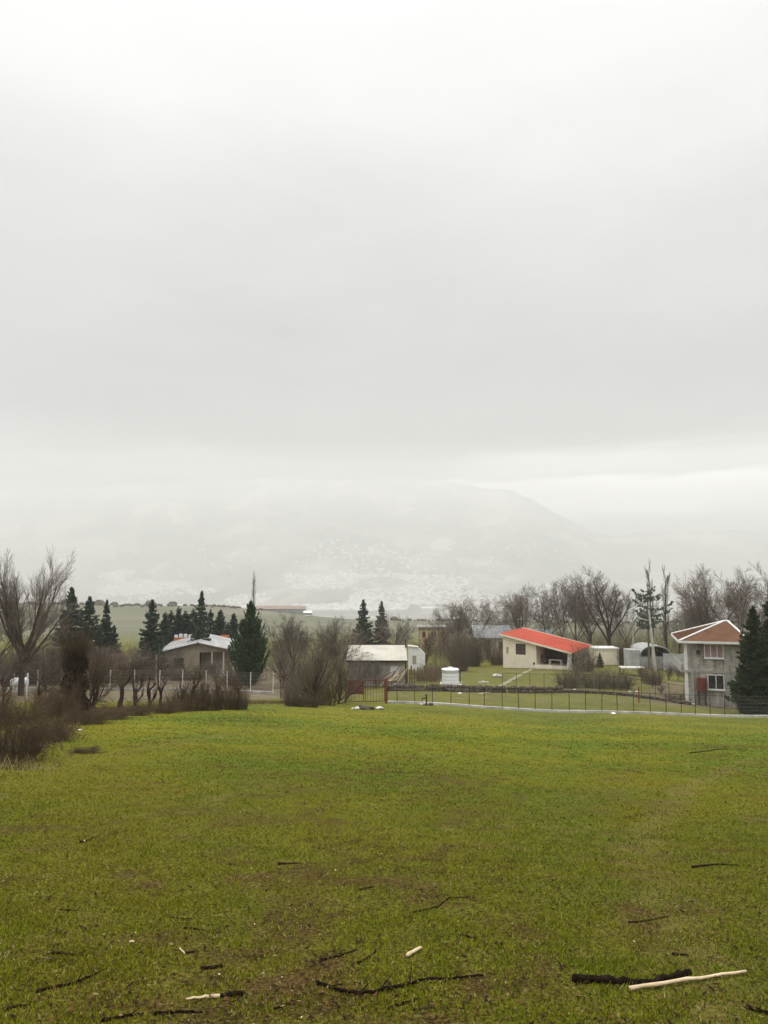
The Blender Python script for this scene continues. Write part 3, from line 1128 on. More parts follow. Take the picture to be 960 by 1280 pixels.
UP, LO = (.98, 2.75, 4.42, 5.78), (1.2, 2.72, 1.38, 2.84)
m = MB()
wall_holes(m, 0, BW, -.9, BH, [UP, LO], 0, .22)
m.box(0, .22, .22, BL, -.9, BH)
m.box(BW - .22, BW, .22, BL, -.9, BH)
m.box(.22, BW - .22, BL - .22, BL, -.9, BH)
m.build('wall', M_BLOCK, t)
m = MB()
for x in (.0, 3.05, 4.22):
    m.box(x + (.0 if x else -.012), x + .26, -.03, -.003, -.5, BH - .02)
m.box(-.012, BW, -.045, -.031, 2.98, 3.22)
m.build('concrete_frame', M_CONC, t)
MB().box(.3, BW - .3, .3, BL - .3, -.5, -.4).build('ground_slab', M_CONC, t)
MB().box(.23, BW - .23, .23, BL - .23, 3.0, 3.2).build('floor_slab', M_CONC, t)


def window(parent, h, curtains, npan, fr=.08, mt=M_WHITE):
    x0, x1, z0, z1 = h
    f = MB()
    f.box(x0, x0 + fr, -.05, .12, z0, z1).box(x1 - fr, x1, -.05, .12, z0, z1)
    f.box(x0 + fr, x1 - fr, -.05, .12, z0, z0 + fr).box(x0 + fr, x1 - fr, -.05, .12, z1 - fr, z1)
    for k in range(1, npan):
        xm = x0 + (x1 - x0) * k / npan
        f.box(xm - .035, xm + .035, -.03, .10, z0 + fr, z1 - fr)
    f = f.build('window', mt, parent)
    MB().box(x0 - .05, x1 + .05, -.14, -.052, z0 - .08, z0 - .003).build('sill', M_WHITE, f)
    for k in range(npan):
        a, b_ = x0 + fr + (x1 - x0 - 2 * fr) * k / npan, x0 + fr + (x1 - x0 - 2 * fr) * (k + 1) / npan
        MB().box(a + .02, b_ - .02, .05, .06, z0 + fr, z1 - fr).build('pane', M_PINK if curtains[k] else M_GLASS, f)
    return f


window(t, UP, (1, 1, 1), 3)
window(t, LO, (0, 0), 2)
MB().box(1.5, 2.6, .08, .10, 2.5, 2.74).build('short_curtain', M_PINK, t)
# balcony with posts at the left end
MB().box(-1.25, -.015, -.2, BL - .4, 2.98, 3.2).build('balcony_slab', M_CONC, t)
MB().box(-1.25, -1.1, -.2, BL - .4, 3.202, 3.75).build('balcony_parapet', M_CONC, t)
MB().box(-.86, -.58, -.1, .18, 3.202, BH + .1).build('post', M_WHITE, t)
MB().box(-.86, -.58, -.1, .18, -.9, 2.978).build('post', M_WHITE, t)
MB().box(-.30, -.06, -.28, -.05, -.9, 2.978).build('post', M_CONC, t)
MB().box(-1.3, -.1, -.7, .9, -.9, .05).build('step', M_PALESTONE, t)
MB().box(-.001 - .02, -.014 + .001, .7, 1.7, 3.25, 5.4).build('balcony_door', M_PINK, t)
# hipped roof
ex0, ex1, ey0, ey1, ez = -1.35, BW + .7, -.65, BL + .65, BH + .02
AX, BX, AY, AZ = 3.4, 3.75, 3.9, ez + 1.75
m = MB()
i0 = len(m.v)
m.v += [(ex0, ey0, ez), (ex1, ey0, ez), (ex1, ey1, ez), (ex0, ey1, ez), (AX, AY, AZ), (BX, AY, AZ)]
m.f += [(0, 1, 5, 4), (1, 2, 5), (2, 3, 4, 5), (3, 0, 4), (3, 2, 1, 0)]
rf = m.build('roof', M_BROWNROOF, t)
m = MB()
for a, b_ in (((ex0, ey0, ez), (AX, AY, AZ)), ((ex1, ey0, ez), (BX, AY, AZ)), ((ex0, ey1, ez), (AX, AY, AZ)), ((ex1, ey1, ez), (BX, AY, AZ)), ((AX, AY, AZ), (BX, AY, AZ))):
    m.tube([Vector(a) + Vector((0, 0, .03)), Vector(b_) + Vector((0, 0, .03))], [.10, .10], 6)
m.build('ridge_cap', M_WHITE, rf)
m = MB()
for k in range(1, 22):     # ribs of the metal sheets on the front and left slopes
    x = ex0 + (ex1 - ex0) * k / 22
    f = min((x - ex0) / (AX - ex0), 1.0, (ex1 - x) / (ex1 - BX)) * .96
    m.tube([(x, ey0, ez + .012), (x, ey0 + (AY - ey0) * f, ez + (AZ - ez) * f + .012)], [.02, .02], 4)
    y = ey0 + (ey1 - ey0) * k / 22
    f = min((y - ey0) / (AY - ey0), (ey1 - y) / (ey1 - AY)) * .96
    m.tube([(ex0, y, ez + .012), (ex0 + (AX - ex0) * f, y, ez + (AZ - ez) * f + .012)], [.02, .02], 4)
m.build('roof_ribs', M_BROWNROOF, rf)
m = MB()
m.box(ex0 - .03, ex1 + .03, ey0 - .05, ey0 - .003, ez - .2, ez + .02)
m.box(ex0 - .05, ex0 - .003, ey0 - .002, ey1, ez - .2, ez + .02)
m.build('fascia', M_WHITE, rf)
MB().box(ex0, ex1, ey0, ey1, ez - .16, ez - .12).build('soffit', M_TAN, rf)
dr = thing('oil_drum', 'rusty red drum held against the grey block wall left of the lower window', 'drum', BC + Matrix.Rotation(-TB, 3, 'Z') @ Vector((.62, -.52, 0)), -TB)
MB().lathe([(.43, 0), (.45, .04), (.45, .38), (.47, .42), (.45, .46), (.45, .78), (.47, .82), (.45, .86), (.45, 1.2), (.43, 1.24)], 20, org=(0, 0, 1.30)).build('barrel', M_RUST, dr)
for sx in (-.3, .3):
    for sy in (-.28, .28):
        MB().box(sx - .04, sx + .04, sy - .04, sy + .04, -.6, 1.30).build('leg', M_DARKMETAL, dr)
lt = thing('satellite_dish', 'small dark round dish fixed high on the grey block wall beside the upper window', 'dish', BC + Matrix.Rotation(-TB, 3, 'Z') @ Vector((.42, -.16, 4.95)), -TB)
MB().lathe([(.02, .02), (.14, .05), (.21, .11), (.22, .11), (.15, .04), (.03, .0)], 14).build('dish', M_DARKMETAL, lt).rotation_euler = (R(70), 0, 0)
MB().box(-.03, .03, .0, .155, -.16, -.10).build('bracket', M_DARKMETAL, lt)

# house with the white metal roof
WP = Vector((X_at(247, 92), 92.0, Z_at(846, 92)))
TW = R(9.4)
t = thing('white_roofed_house', 'low tan house with a wide white metal gable roof behind the cypresses', 'house', tuple(WP), TW)
ha, he = 4.15, 3.05
m = MB()
wall_holes(m, -3.9, .2, -.4, he - .1, [(-2.9, -1.7, 1.1, 2.3)], .0, .22)
m.poly_xz([(-3.9, he - .1), (.2, he - .1), (4.4, he - .1), (4.4, he - .02), (0, ha - .12), (-3.9, he - .02)], 0, .22)
m.box(.2, 4.4, 2.4, 2.6, -.4, he - .102)
m.box(-3.9, -3.68, .22, 13.5, -.4, he - .102)
m.box(4.18, 4.4, 2.6, 13.5, -.4, he - .102)
m.poly_xz([(-3.68, -.4), (4.18, -.4), (4.18, he - .1), (0, ha - .2), (-3.68, he - .1)], 13.3, 13.5)
m.build('wall', M_TAN, t)
f = MB().box(-2.9, -2.82, .03, .14, 1.1, 2.3).box(-1.78, -1.7, .03, .14, 1.1, 2.3).box(-2.82, -1.78, .03, .14, 1.1, 1.18).box(-2.82, -1.78, .03, .14, 2.22, 2.3).build('window', M_WOOD, t)
MB().box(-2.82, -1.78, .09, .10, 1.18, 2.22).build('pane', M_GLASS, f)
for x in (1.6, 3.0, 4.2):
    MB().box(x, x + .15, .02, .17, -.4, he - .105).build('post', M_POSTWHITE, t)
MB().box(.2, 4.4, 0, 2.4, -.4, .05).build('porch_floor', M_CONC, t)
m = MB()
for sgn in (-1, 1):
    xe = 4.75
    p = [(0, ha), (sgn * xe, ha - 1.02 * xe / 4.4)]
    q = [(0, ha + .07), (sgn * xe, ha - 1.02 * xe / 4.4 + .07)]
    pts = [(p[0][0], -.7, p[0][1]), (p[1][0], -.7, p[1][1]), (p[1][0], 14.2, p[1][1]), (p[0][0], 14.2, p[0][1])]
    pts2 = [(q[0][0], -.7, q[0][1]), (q[1][0], -.7, q[1][1]), (q[1][0], 14.2, q[1][1]), (q[0][0], 14.2, q[0][1])]
    if sgn < 0:
        pts, pts2 = [pts[k] for k in (1, 0, 3, 2)], [pts2[k] for k in (1, 0, 3, 2)]
    m.hexa(pts + pts2)
    for k in range(18):
        y = -.6 + k * .85
        sl = -1.02 / 4.4
        a = [(sgn * .06, y, ha + sl * .06 + .072), (sgn * xe, y, ha + sl * xe + .072), (sgn * xe, y + .05, ha + sl * xe + .072), (sgn * .06, y + .05, ha + sl * .06 + .072)]
        if sgn < 0:
            a = [a[j] for j in (1, 0, 3, 2)]
        m.hexa(a + [(q_[0], q_[1], q_[2] + .03) for q_ in a])
rf = m.build('roof', M_WHITEROOF, t)
MB().tube([(0, -.7, ha + .07), (0, 14.2, ha + .07)], [.09, .09], 6).build('ridge_cap', M_WHITEROOF, rf)

# orange brickwork just beyond that roof
def brick_pile(px, Y, r0, r1, wpx, label, seed, m_, cap=False):
    rg = random.Random(seed)
    z0, z1 = Z_at(r1, Y), Z_at(r0, Y)
    wd = wpx / F * Y
    o = thing('brick_wall', label, 'brick wall', (X_at(px, Y, z0), Y, gz(X_at(px, Y), Y)))
    h = z1 - gz(X_at(px, Y), Y)
    b = MB()
    nseg = max(3, int(wd / .5))
    for k in range(nseg):
        a = -wd / 2 + wd * k / nseg
        b.box(a, a + wd / nseg, -.15, .15, -.3, h * (1 - (0 if cap else rg.uniform(0, .12))))
    b.build('brickwork', m_, o)
    if cap:
        c = MB()
        for k in range(4):
            a = -wd / 2 + wd * (k + .12) / 4
            c.box(a, a + wd * .16, -.2, .2, h + .003, h + rg.uniform(.35, .55))
        c.build('pale_cap', M_WHITE, o)
    return o


brick_pile(229, 108, 797, 812, 23, 'orange brick wall with pale caps beyond the left slope of the white roof', 1, M_ORANGE, True)
brick_pile(276, 109, 793.5, 806, 20, 'broken orange-red brick wall showing over the ridge of the white roof', 2, M_ORANGE)
brick_pile(297, 107, 801, 815, 12, 'short dull brick stub between the white roof and the big green conifer', 3, M_DULLORANGE)
brick_pile(147, 96, 817, 829, 17, 'dull orange brick wall behind the pollarded hedge', 4, M_DULLORANGE)

# cream-roofed shed
SPt = Vector((X_at(436, 80), 80.0, Z_at(852, 80)))
t = thing('cream_roofed_shed', 'low shed with a long cream sheet roof sloping towards the meadow', 'shed', tuple(SPt))
m = MB()
wall_holes(m, 0, 6.0, -.5, 2.2, [(4.4, 5.3, -.5, 1.6)], .3, .5)
m.box(0, .2, .5, 4.8, -.5, 2.2)
m.box(5.8, 6.0, .5, 4.8, -.5, 2.2)
m.box(.2, 5.8, 4.6, 4.8, -.5, 3.1)
m.poly_yz([(.5, 2.2), (4.6, 2.2), (4.6, 3.1)], 5.8, 6.0)
m.poly_yz([(.5, 2.2), (4.6, 2.2), (4.6, 3.1)], 0, .2)
m.build('wall', M_CONC, t)
MB().box(4.42, 5.28, .36, .42, -.4, 1.58).build('door', M_WHITE, t)
m = MB()
m.hexa([(-.3, -.1, 2.16), (6.25, -.1, 2.16), (6.25, 5.1, 3.32), (-.3, 5.1, 3.32), (-.3, -.1, 2.23), (6.25, -.1, 2.23), (6.25, 5.1, 3.39), (-.3, 5.1, 3.39)])
for k in range(13):
    x = -.25 + k * .53
    m.hexa([(x, -.1, 2.232), (x + .05, -.1, 2.232), (x + .05, 5.1, 3.392), (x, 5.1, 3.392), (x, -.1, 2.26), (x + .05, -.1, 2.26), (x + .05, 5.1, 3.42), (x, 5.1, 3.42)])
rf = m.build('roof', M_CREAMROOF, t)
MB().box(-.3, 6.25, -.16, -.103, 2.06, 2.24).build('eave_board', M_DARKWOOD, rf)
MB().box(-.32, 6.27, 5.103, 5.2, 3.2, 3.46).build('ridge_board', M_DARKWOOD, rf)
bp = thing('branch_pile', 'heap of cut pale branches leaning against the cream-roofed shed', 'branch pile', (X_at(486, 79), 79.2, gz(X_at(486, 79), 79.2)))
rg = random.Random(5)
for k in range(14):
    x = rg.uniform(-1.5, .9)
    MB().tube([(x, rg.uniform(-.6, 0), rg.uniform(.1, .9)), (x + rg.uniform(.5, 1.0), rg.uniform(0, .3), rg.uniform(.6, 1.3)), (x + rg.uniform(1.2, 2.0), rg.uniform(.2, .5), rg.uniform(1.3, 2.2))],
              [.07, .055, .03], 5, .2, rg).build('branch', M_WOOD if k % 3 else M_PALEWOOD, bp)

# grey-roofed house left of the red roof
GP = Vector((X_at(600, 130), 130.0, Z_at(823, 130)))
t = thing('grey_roofed_house', 'pale house with a grey sheet roof and dark doorway left of the red-roofed house', 'house', tuple(GP))
m = MB()
wall_holes(m, 0, 5.2, -1.5, 3.5, [(1.0, 1.9, .9, 3.1), (3.3, 4.4, 1.6, 2.8)], 0, .25)
m.box(0, .25, .25, 7, -1.5, 3.5).box(4.95, 5.2, .25, 7, -1.5, 3.5).box(.25, 4.95, 6.75, 7, -1.5, 3.5)
m.build('wall', M_CREAM, t)
MB().box(1.0, 1.9, .1, .16, .9, 3.1).build('door', M_DARKWOOD, t)
f = MB().box(3.3, 3.38, .02, .15, 1.6, 2.8).box(4.32, 4.4, .02, .15, 1.6, 2.8).box(3.38, 4.32, .02, .15, 1.6, 1.68).box(3.38, 4.32, .02, .15, 2.72, 2.8).build('window', M_WOOD, t)
MB().box(3.38, 4.32, .08, .1, 1.68, 2.72).build('pane', M_GLASS, f)
m = MB()
for k in range(5):
    m.box(1.0 + k * .3, 1.9 + k * .3, -.3 - .28 * k - .28, -.3 - .28 * k, -1.5, .85 - k * .2)
m.box(.9, 2.0, -.3, -.002, -1.5, .88)
m.build('stairs', M_CONC, t)
m = MB()
m.hexa([(-1.2, -.8, 3.5), (5.9, -.8, 3.5), (5.9, 4, 5.35), (-.9, 4, 5.35), (-1.2, -.8, 3.6), (5.9, -.8, 3.6), (5.9, 4, 5.45), (-.9, 4, 5.45)])
m.hexa([(-.9, 4.002, 5.35), (5.9, 4.002, 5.35), (5.9, 8, 3.5), (-1.2, 8, 3.5), (-.9, 4.002, 5.45), (5.9, 4.002, 5.45), (5.9, 8, 3.6), (-1.2, 8, 3.6)])
m.build('roof', M_GREYROOF, t)

# small house whose blue-grey roof shows over the red one
BPt = Vector((X_at(668, 128), 128.0, Z_at(815, 128)))
t = thing('blue_grey_roofed_house', 'small house behind the red roof, only its pale blue-grey gable roof showing', 'house', tuple(BPt), R(-8))
MB().box(0, 3.2, 0, 5, -.8, 2.5).build('wall', M_CONC, t)
m = MB()
m.hexa([(-.4, -.4, 2.502), (3.4, -.4, 2.502), (3.4, 2.5, 3.7), (-.4, 2.5, 3.7), (-.4, -.4, 2.6), (3.4, -.4, 2.6), (3.4, 2.5, 3.8), (-.4, 2.5, 3.8)])
m.hexa([(-.4, 2.502, 3.7), (3.4, 2.502, 3.7), (3.4, 5.4, 2.502), (-.4, 5.4, 2.502), (-.4, 2.502, 3.8), (3.4, 2.502, 3.8), (3.4, 5.4, 2.6), (-.4, 5.4, 2.6)])
m.build('roof', M_BLUEROOF, t)
MB().poly_yz([(.2, 2.52), (4.8, 2.52), (2.5, 3.66)], 3.0, 3.2).build('gable', M_DARKWOOD, t)

# cream flat-roofed shed right of the red house
t = thing('cream_store', 'plain cream store with a flat white roof edge right of the red-roofed house', 'shed', (X_at(744, 112), 112.0, Z_at(832, 112)))
MB().box(0, 3.35, 0, 3, -.6, 2.42).build('wall', M_CREAM, t)
MB().box(-.12, 3.6, -.2, 3.2, 2.423, 2.62).build('roof', M_WHITE, t)
MB().box(3.42, 3.54, -.15, -.03, -.6, 2.42).build('post', M_POSTWHITE, t)
MB().box(.1, 3.4, -.5, -.003, -.6, -.05).build('plinth', M_PALESTONE, t)

# ochre building with tall columns, half built
t = thing('ochre_building', 'unfinished ochre building with tall columns beyond the small forked tree', 'building', (X_at(523, 165), 165.0, Z_at(815, 165)))
m = MB()
m.box(.3, 6.6, .45, 5, -1, 4.9)
m.build('wall', M_YELLOW, t)
for k in range(5):
    x = k * 1.62
    MB().box(x, x + .3, 0, .3, -1, 5.2).build('column', M_YELLOW if k % 2 else M_TAN, t)
MB().box(-.2, 7.0, -.2, 5.2, 5.203, 5.55).build('roof_slab', M_CONC, t)
MB().box(-.1, 6.9, .31, .44, 2.5, 2.75).build('floor_slab', M_CONC, t)
for k in range(3):
    MB().box(.9 + k * 2, 1.9 + k * 2, 0.41, .447, 3.1, 4.4).build('window', M_GLASS, t)

# low white wall in front of it
ph = gz(X_at(511, 100), 100)
t = thing('pale_lean_to', 'small whitewashed lean-to between the cream-roofed shed and the forked tree', 'shed', (X_at(511, 100), 100.0, Z_at(832, 100)))
MB().poly_xz([(0, -.6), (2.2, -.6), (2.2, 1.5), (1.3, 2.35), (0, 2.5)], 0, 2.0).build('wall', M_WHITE, t)
MB().hexa([(-.1, -.15, 2.512), (1.33, -.15, 2.362), (1.33, 2.1, 2.362), (-.1, 2.1, 2.512), (-.1, -.15, 2.58), (1.33, -.15, 2.43), (1.33, 2.1, 2.43), (-.1, 2.1, 2.58)]).build('roof', M_CREAMROOF, t)
MB().box(.5, 1.0, -.04, -.003, .2, 1.3).build('door', M_TAN, t)

# grey hut with a curved roof and the wall beside it
HP = Vector((X_at(787, 108), 108.0, Z_at(838, 108)))
t = thing('arched_hut', 'pale grey hut with a low curved roof beside the leaning pole', 'hut', tuple(HP))
MB().box(0, 1.5, 0, 2.5, -.5, 2.9).build('annex', M_HUT, t)
m = MB()
pts = []
for k in range(13):
    a = math.pi * k / 12
    pts.append((3.75 - 2.15 * math.cos(a), 2.25 + 1.15 * math.sin(a)))
for k in range(12):
    (xa, za), (xb, zb) = pts[k], pts[k + 1]
    m.hexa([(xa, -.2, za), (xb, -.2, zb), (xb, 5, zb), (xa, 5, za), (xa, -.2, za + .16), (xb, -.2, zb + .16), (xb, 5, zb + .16), (xa, 5, za + .16)])
m.build('roof', M_HUT, t)
m = MB()
m.box(1.7, 5.8, .6, .8, -.5, 1.9).box(1.6, 1.76, 0, 4.9, -.5, 2.24).box(5.74, 5.9, 0, 4.9, -.5, 2.24).box(1.76, 5.74, 4.7, 4.9, -.5, 3.2)
m.build('wall', M_HUT, t)
MB().box(3.4, 3.55, .45, .59, -.5, 3.2).build('post', M_POSTWHITE, t)
t = thing('boundary_wall', 'long stained grey wall between the arched hut and the block house', 'wall', (X_at(830, 107), 107.0, Z_at(838, 107)), R(-4))
m = MB()
for k in range(4):
    m.box(k * 1.35, k * 1.35 + 1.33, 0, .15, -.6, 2.35 - .05 * (k % 2))
    m.box(k * 1.35 - .06, k * 1.35 + .06, -.08, -.003, -.6, 2.45)
m.build('panels', M_HUT, t)

# pale board on legs
t = thing('pale_board_table', 'flat pale board on thin legs in the garden right of the cream store', 'table', (X_at(790, 97), 97.0, gz(X_at(790, 97), 97)), R(-4))
zt_ = Z_at(835, 97) - gz(X_at(790, 97), 97)
MB().box(-1.5, 1.5, -.9, .9, zt_, zt_ + .14).build('top', M_PALESTONE, t)
for sx in (-1.3, 1.3):
    for sy in (-.75, .75):
        MB().box(sx - .06, sx + .06, sy - .06, sy + .06, -.2, zt_ - .002).build('leg', M_WOOD, t)

# far white warehouse on the pasture and a low pink roof at the ridge
t = thing('far_white_barn', 'long white-roofed barn on the green pasture far behind the left conifers', 'barn', (X_at(169, 410), 410.0, Z_at(786, 410)), R(5))
MB().box(-5, 5, -2, 3, -1.5, 2.2).build('wall', M_CONC, t)
m = MB()
m.hexa([(-5.4, -2.5, 2.202), (5.4, -2.5, 2.202), (5.4, .5, 4.2), (-5.4, .5, 4.2), (-5.4, -2.5, 2.4), (5.4, -2.5, 2.4), (5.4, .5, 4.4), (-5.4, .5, 4.4)])
m.hexa([(-5.4, .502, 4.2), (5.4, .502, 4.2), (5.4, 3.5, 2.202), (-5.4, 3.5, 2.202), (-5.4, .502, 4.4), (5.4, .502, 4.4), (5.4, 3.5, 2.4), (-5.4, 3.5, 2.4)])
m.build('roof', M_WHITE, t)
t = thing('far_low_building', 'very long low building with a dull pink roof on the far ridge', 'building', (X_at(350, 500), 500.0, gz(X_at(350, 500), 500)))
MB().box(-17, 17, -3, 3, -3, 2.2).build('wall', M_GREYROOF, t)
MB().hexa([(-17.5, -3.5, 2.203), (17.5, -3.5, 2.203), (17.5, 3.5, 2.203), (-17.5, 3.5, 2.203), (-17.2, -.6, 4.3), (17.2, -.6, 4.3), (17.2, .6, 4.3), (-17.2, .6, 4.3)]).build('roof', M_PINKROOF, t)
t = thing('far_striped_shed', 'little grey shed with two white bands on the far ridge above the brown thicket', 'shed', (X_at(385, 470), 470.0, gz(X_at(385, 470), 470)))
MB().box(-2.5, 2.5, -2, 2, -1.5, 2.4).build('wall', M_GREYROOF, t)
MB().hexa([(-2.8, -2.3, 2.403), (2.8, -2.3, 2.403), (2.8, 2.3, 2.403), (-2.8, 2.3, 2.403), (-2.8, -.2, 3.6), (2.8, -.2, 3.6), (2.8, .2, 3.6), (-2.8, .2, 3.6)]).build('roof', M_WHITE, t)
MB().box(-2.55, 2.55, -2.08, -2.003, .4, 1.0).build('white_band', M_WHITE, t)

# water tanks
TPx = Vector((X_at(563, 80), 80.0, 0))
TPx.z = gz(TPx.x, 80.0) + .42
t = thing('water_tank', 'upright round white plastic water tank beyond the wire fence', 'water tank', tuple(TPx))
MB().lathe([(.98, 0), (1.02, .04), (1.02, .30), (1.008, .32), (1.02, .34), (1.02, .66), (1.008, .68), (1.02, .70), (1.02, 1.02), (1.008, 1.04), (1.02, 1.06), (1.02, 1.34), (1.06, 1.36), (1.06, 1.50), (.98, 1.55), (.32, 1.60)], 32).build('body', M_TANK, t, True)
MB().lathe([(.28, 0), (.28, .09), (.20, .12)], 18, org=(0, 0, 1.602)).build('lid', M_WHITE, t)
MB().lathe([(.05, 0), (.05, .4)], 8, 'x', (1.0, 0, .14)).build('outlet_pipe', M_WHITE, t)
MB().box(-1.2, 1.3, -1.1, 1.1, -.9, -.004).build('plinth', M_PALESTONE, t)
MB().box(1.14, 1.24, -.05, .05, 0, 1.45).build('support_post', M_DARKMETAL, t)
t.scale = (.88, .88, 1.0)
TPx = Vector((X_at(24, 70), 70.0, 0))
TPx.z = gz(TPx.x, 70) + .02
t = thing('drum_tank', 'white plastic drum lying on its side by the left fence', 'drum', tuple(TPx), R(6))
MB().lathe([(.36, -.72), (.44, -.66), (.45, -.35), (.43, -.32), (.45, -.29), (.45, .29), (.43, .32), (.45, .35), (.44, .66), (.36, .72)], 22, 'x', (0, 0, .62)).build('body', M_TANK, t, True)
for sx in (-.45, .45):
    MB().poly_yz([(-.4, -.15), (.4, -.15), (.36, .30), (-.36, .30)], sx - .06, sx + .06).build('cradle', M_WOOD, t)

#PART3

# ------------------------------------------------------------------ fences, gate, walls


def fence(name, label, cat, line, posts, h, pm, kerb=None, wires=5, rail=None, r=.035, jit=.02, seed=1, wm=None, group=None, km=None, wr=.0035):
    """line: [(px, Y)]; posts: px list; every post, the kerb, the rail and the wire are parts"""
    rg = random.Random(seed)
    lp = np.array(line, float)

    def at(px):
        return G(px, float(np.interp(px, lp[:, 0], lp[:, 1])))
    o0 = at(posts[0])
    t = thing(name, label, cat, tuple(o0), group=group)
    P = [at(p) - o0 for p in posts]
    kz = kerb[1] if kerb else 0
    pm_me = None
    tops = []
    for p in P:
        m = MB()
        hh = h + rg.uniform(-.04, .04)
        if pm_me is None:
            m.tube([(0, 0, -.3), (0, 0, h)], [r, r], 6)
            po = m.build('post', pm, t)
            pm_me = po.data
        else:
            po = obj('post', pm_me, pm, t)
        po.location = p + Vector((0, 0, 0))
        po.rotation_euler = (rg.uniform(-jit, jit), rg.uniform(-jit, jit), rg.uniform(0, 3))
        tops.append(p + Vector((0, 0, hh)))
    if kerb:
        m = MB()
        kw = kerb[0]
        px0, px1 = posts[0], posts[-1]
        n = max(4, int((px1 - px0) / 12))
        prev = None
        for k in range(n + 1):
            p = at(px0 + (px1 - px0) * k / n) - o0
            wob = rg.uniform(-.03, .03)
            c = [(p.x, p.y - kw, p.z - .35), (p.x, p.y + kw, p.z - .35), (p.x, p.y - kw + wob, p.z + kz + rg.uniform(-.02, .02)), (p.x, p.y + kw, p.z + kz)]
            if prev:
                a = prev
                m.quad(a[0], c[0], c[2], a[2])
                m.quad(a[2], c[2], c[3], a[3])
                m.quad(a[3], c[3], c[1], a[1])
            prev = c
        m.build('concrete_base', km or M_KERB, t)
    segs = []
    for k in range(len(P) - 1):
        for w in range(wires):
            f = kz + .05 + (h - kz - .08) * w / max(1, wires - 1)
            a, b = P[k] + Vector((0, 0, f)), P[k + 1] + Vector((0, 0, f))
            segs.append((*a, .006, *b, .006))
        L = (P[k + 1] - P[k]).length
        nv = int(L / .16)
        for v in range(1, nv):
            q = P[k].lerp(P[k + 1], v / nv)
            q2 = P[k].lerp(P[k + 1], min(1, (v + .8) / nv))
            segs.append((q.x, q.y, q.z + kz, wr, q2.x, q2.y, q2.z + h - .03, wr))
            segs.append((q2.x, q2.y, q2.z + kz, wr, q.x, q.y, q.z + h - .03, wr))
    v, q = seg_tubes(segs, 3)
    obj('wire_mesh', np_mesh('wire_mesh', v, q), wm or M_WIRE, t)
    if rail:
        segs = [(*(a + Vector((0, 0, -.03))), rail, *(b + Vector((0, 0, -.03))), rail) for a, b in zip([p + Vector((0, 0, h)) for p in P[:-1]], [p + Vector((0, 0, h)) for p in P[1:]])]
        v, q = seg_tubes(segs, 5)
        obj('top_rail', np_mesh('top_rail', v, q), pm, t)
    return t


rp = [484, 496.5, 518.5, 541, 563.5, 586.5, 606, 628, 648.5, 669, 690, 711.5, 732, 752.5, 772, 792.5, 813, 833, 852, 869.5, 888, 906, 924, 942, 960, 978, 996, 1014]
fence('wire_fence', 'long wire fence on thin dark posts and a pale concrete base along the meadow', 'fence', [(484, 62), (1014, 61)], rp, 1.72, M_DARKMETAL, (.11, .20), 6, .018, .030, .035, 1)
lpx = [-44, -14, 17, 47, 76, 105, 137, 168, 199, 228, 257, 284, 313, 341]
fence('wire_fence', 'wire fence on whitewashed posts behind the pollarded hedge on the left', 'fence', [(-44, 69), (230, 68.5), (341, 67)], lpx, 1.85, M_POSTWHITE, (.12, .22), 6, None, .042, .03, 2, km=M_CONC, wr=.007)
sp_ = [628 + 17.4 * k for k in range(15)]
fence('wire_fence', 'second low wire fence on dark posts below the red-roofed house', 'fence', [(628, 80), (740, 79), (880, 74)], sp_, 1.65, M_DARKMETAL, None, 5, .022, .028, .04, 3)
t = fence('mesh_panel', 'grey wire panel between two dark posts left of the big brown thicket', 'fence', [(351, 63), (395, 63)], [351, 373, 395], 1.65, M_DARKMETAL, None, 9, .02, .05, .01, 4)
o = thing('lone_post', 'single whitewashed post standing in the bramble at the left edge', 'post', tuple(G(33, 50)))
MB().tube([(0, 0, -.3), (0.02, 0, 1.75)], [.06, .05], 8).build('post', M_POSTWHITE, o)

# red-brown gate
ga, gb = G(432, 61.6), G(482.5, 62.0)
t = thing('metal_gate', 'red-brown double gate of thin upright bars beside the wire fence', 'gate', tuple(ga), math.atan2(gb.y - ga.y, gb.x - ga.x))
gl = (gb.xy - ga.xy).length
gd = gb.z - ga.z
GH = 1.88
for x in (0, gl):
    MB().box(x - .07, x + .07, -.07, .07, -.3, GH + .1 + gd * x / gl).build('gate_post', M_RUSTRED, t)
MB().box(-.62, -.50, -.06, .06, -.3, GH + .1).build('gate_post', M_DARKMETAL, t)
for lf, (a, b) in enumerate(((.10, gl * .455), (gl * .475, gl - .10))):
    z0, z1 = .12 + gd * .5, GH + gd * .5
    m = MB()
    m.box(a, a + .06, -.03, .03, z0, z1).box(b - .06, b, -.03, .03, z0, z1)
    m.box(a + .06, b - .06, -.03, .03, z1 - .06, z1).box(a + .06, b - .06, -.03, .03, z0, z0 + .06)
    fr = m.build('leaf_frame', M_RUSTRED, t)
    if lf == 0:
        MB().box(a + .07, b - .07, -.012, .012, z0 + .62, z1 - .07).build('sheet_panel', M_RUSTRED, fr)
    n = 7
    for k in range(1, n):
        x = a + (b - a) * k / n
        MB().box(x - .014, x + .014, -.028, -.014, z0 + .062, z1 - .062).build('bar', M_RUSTRED, fr)

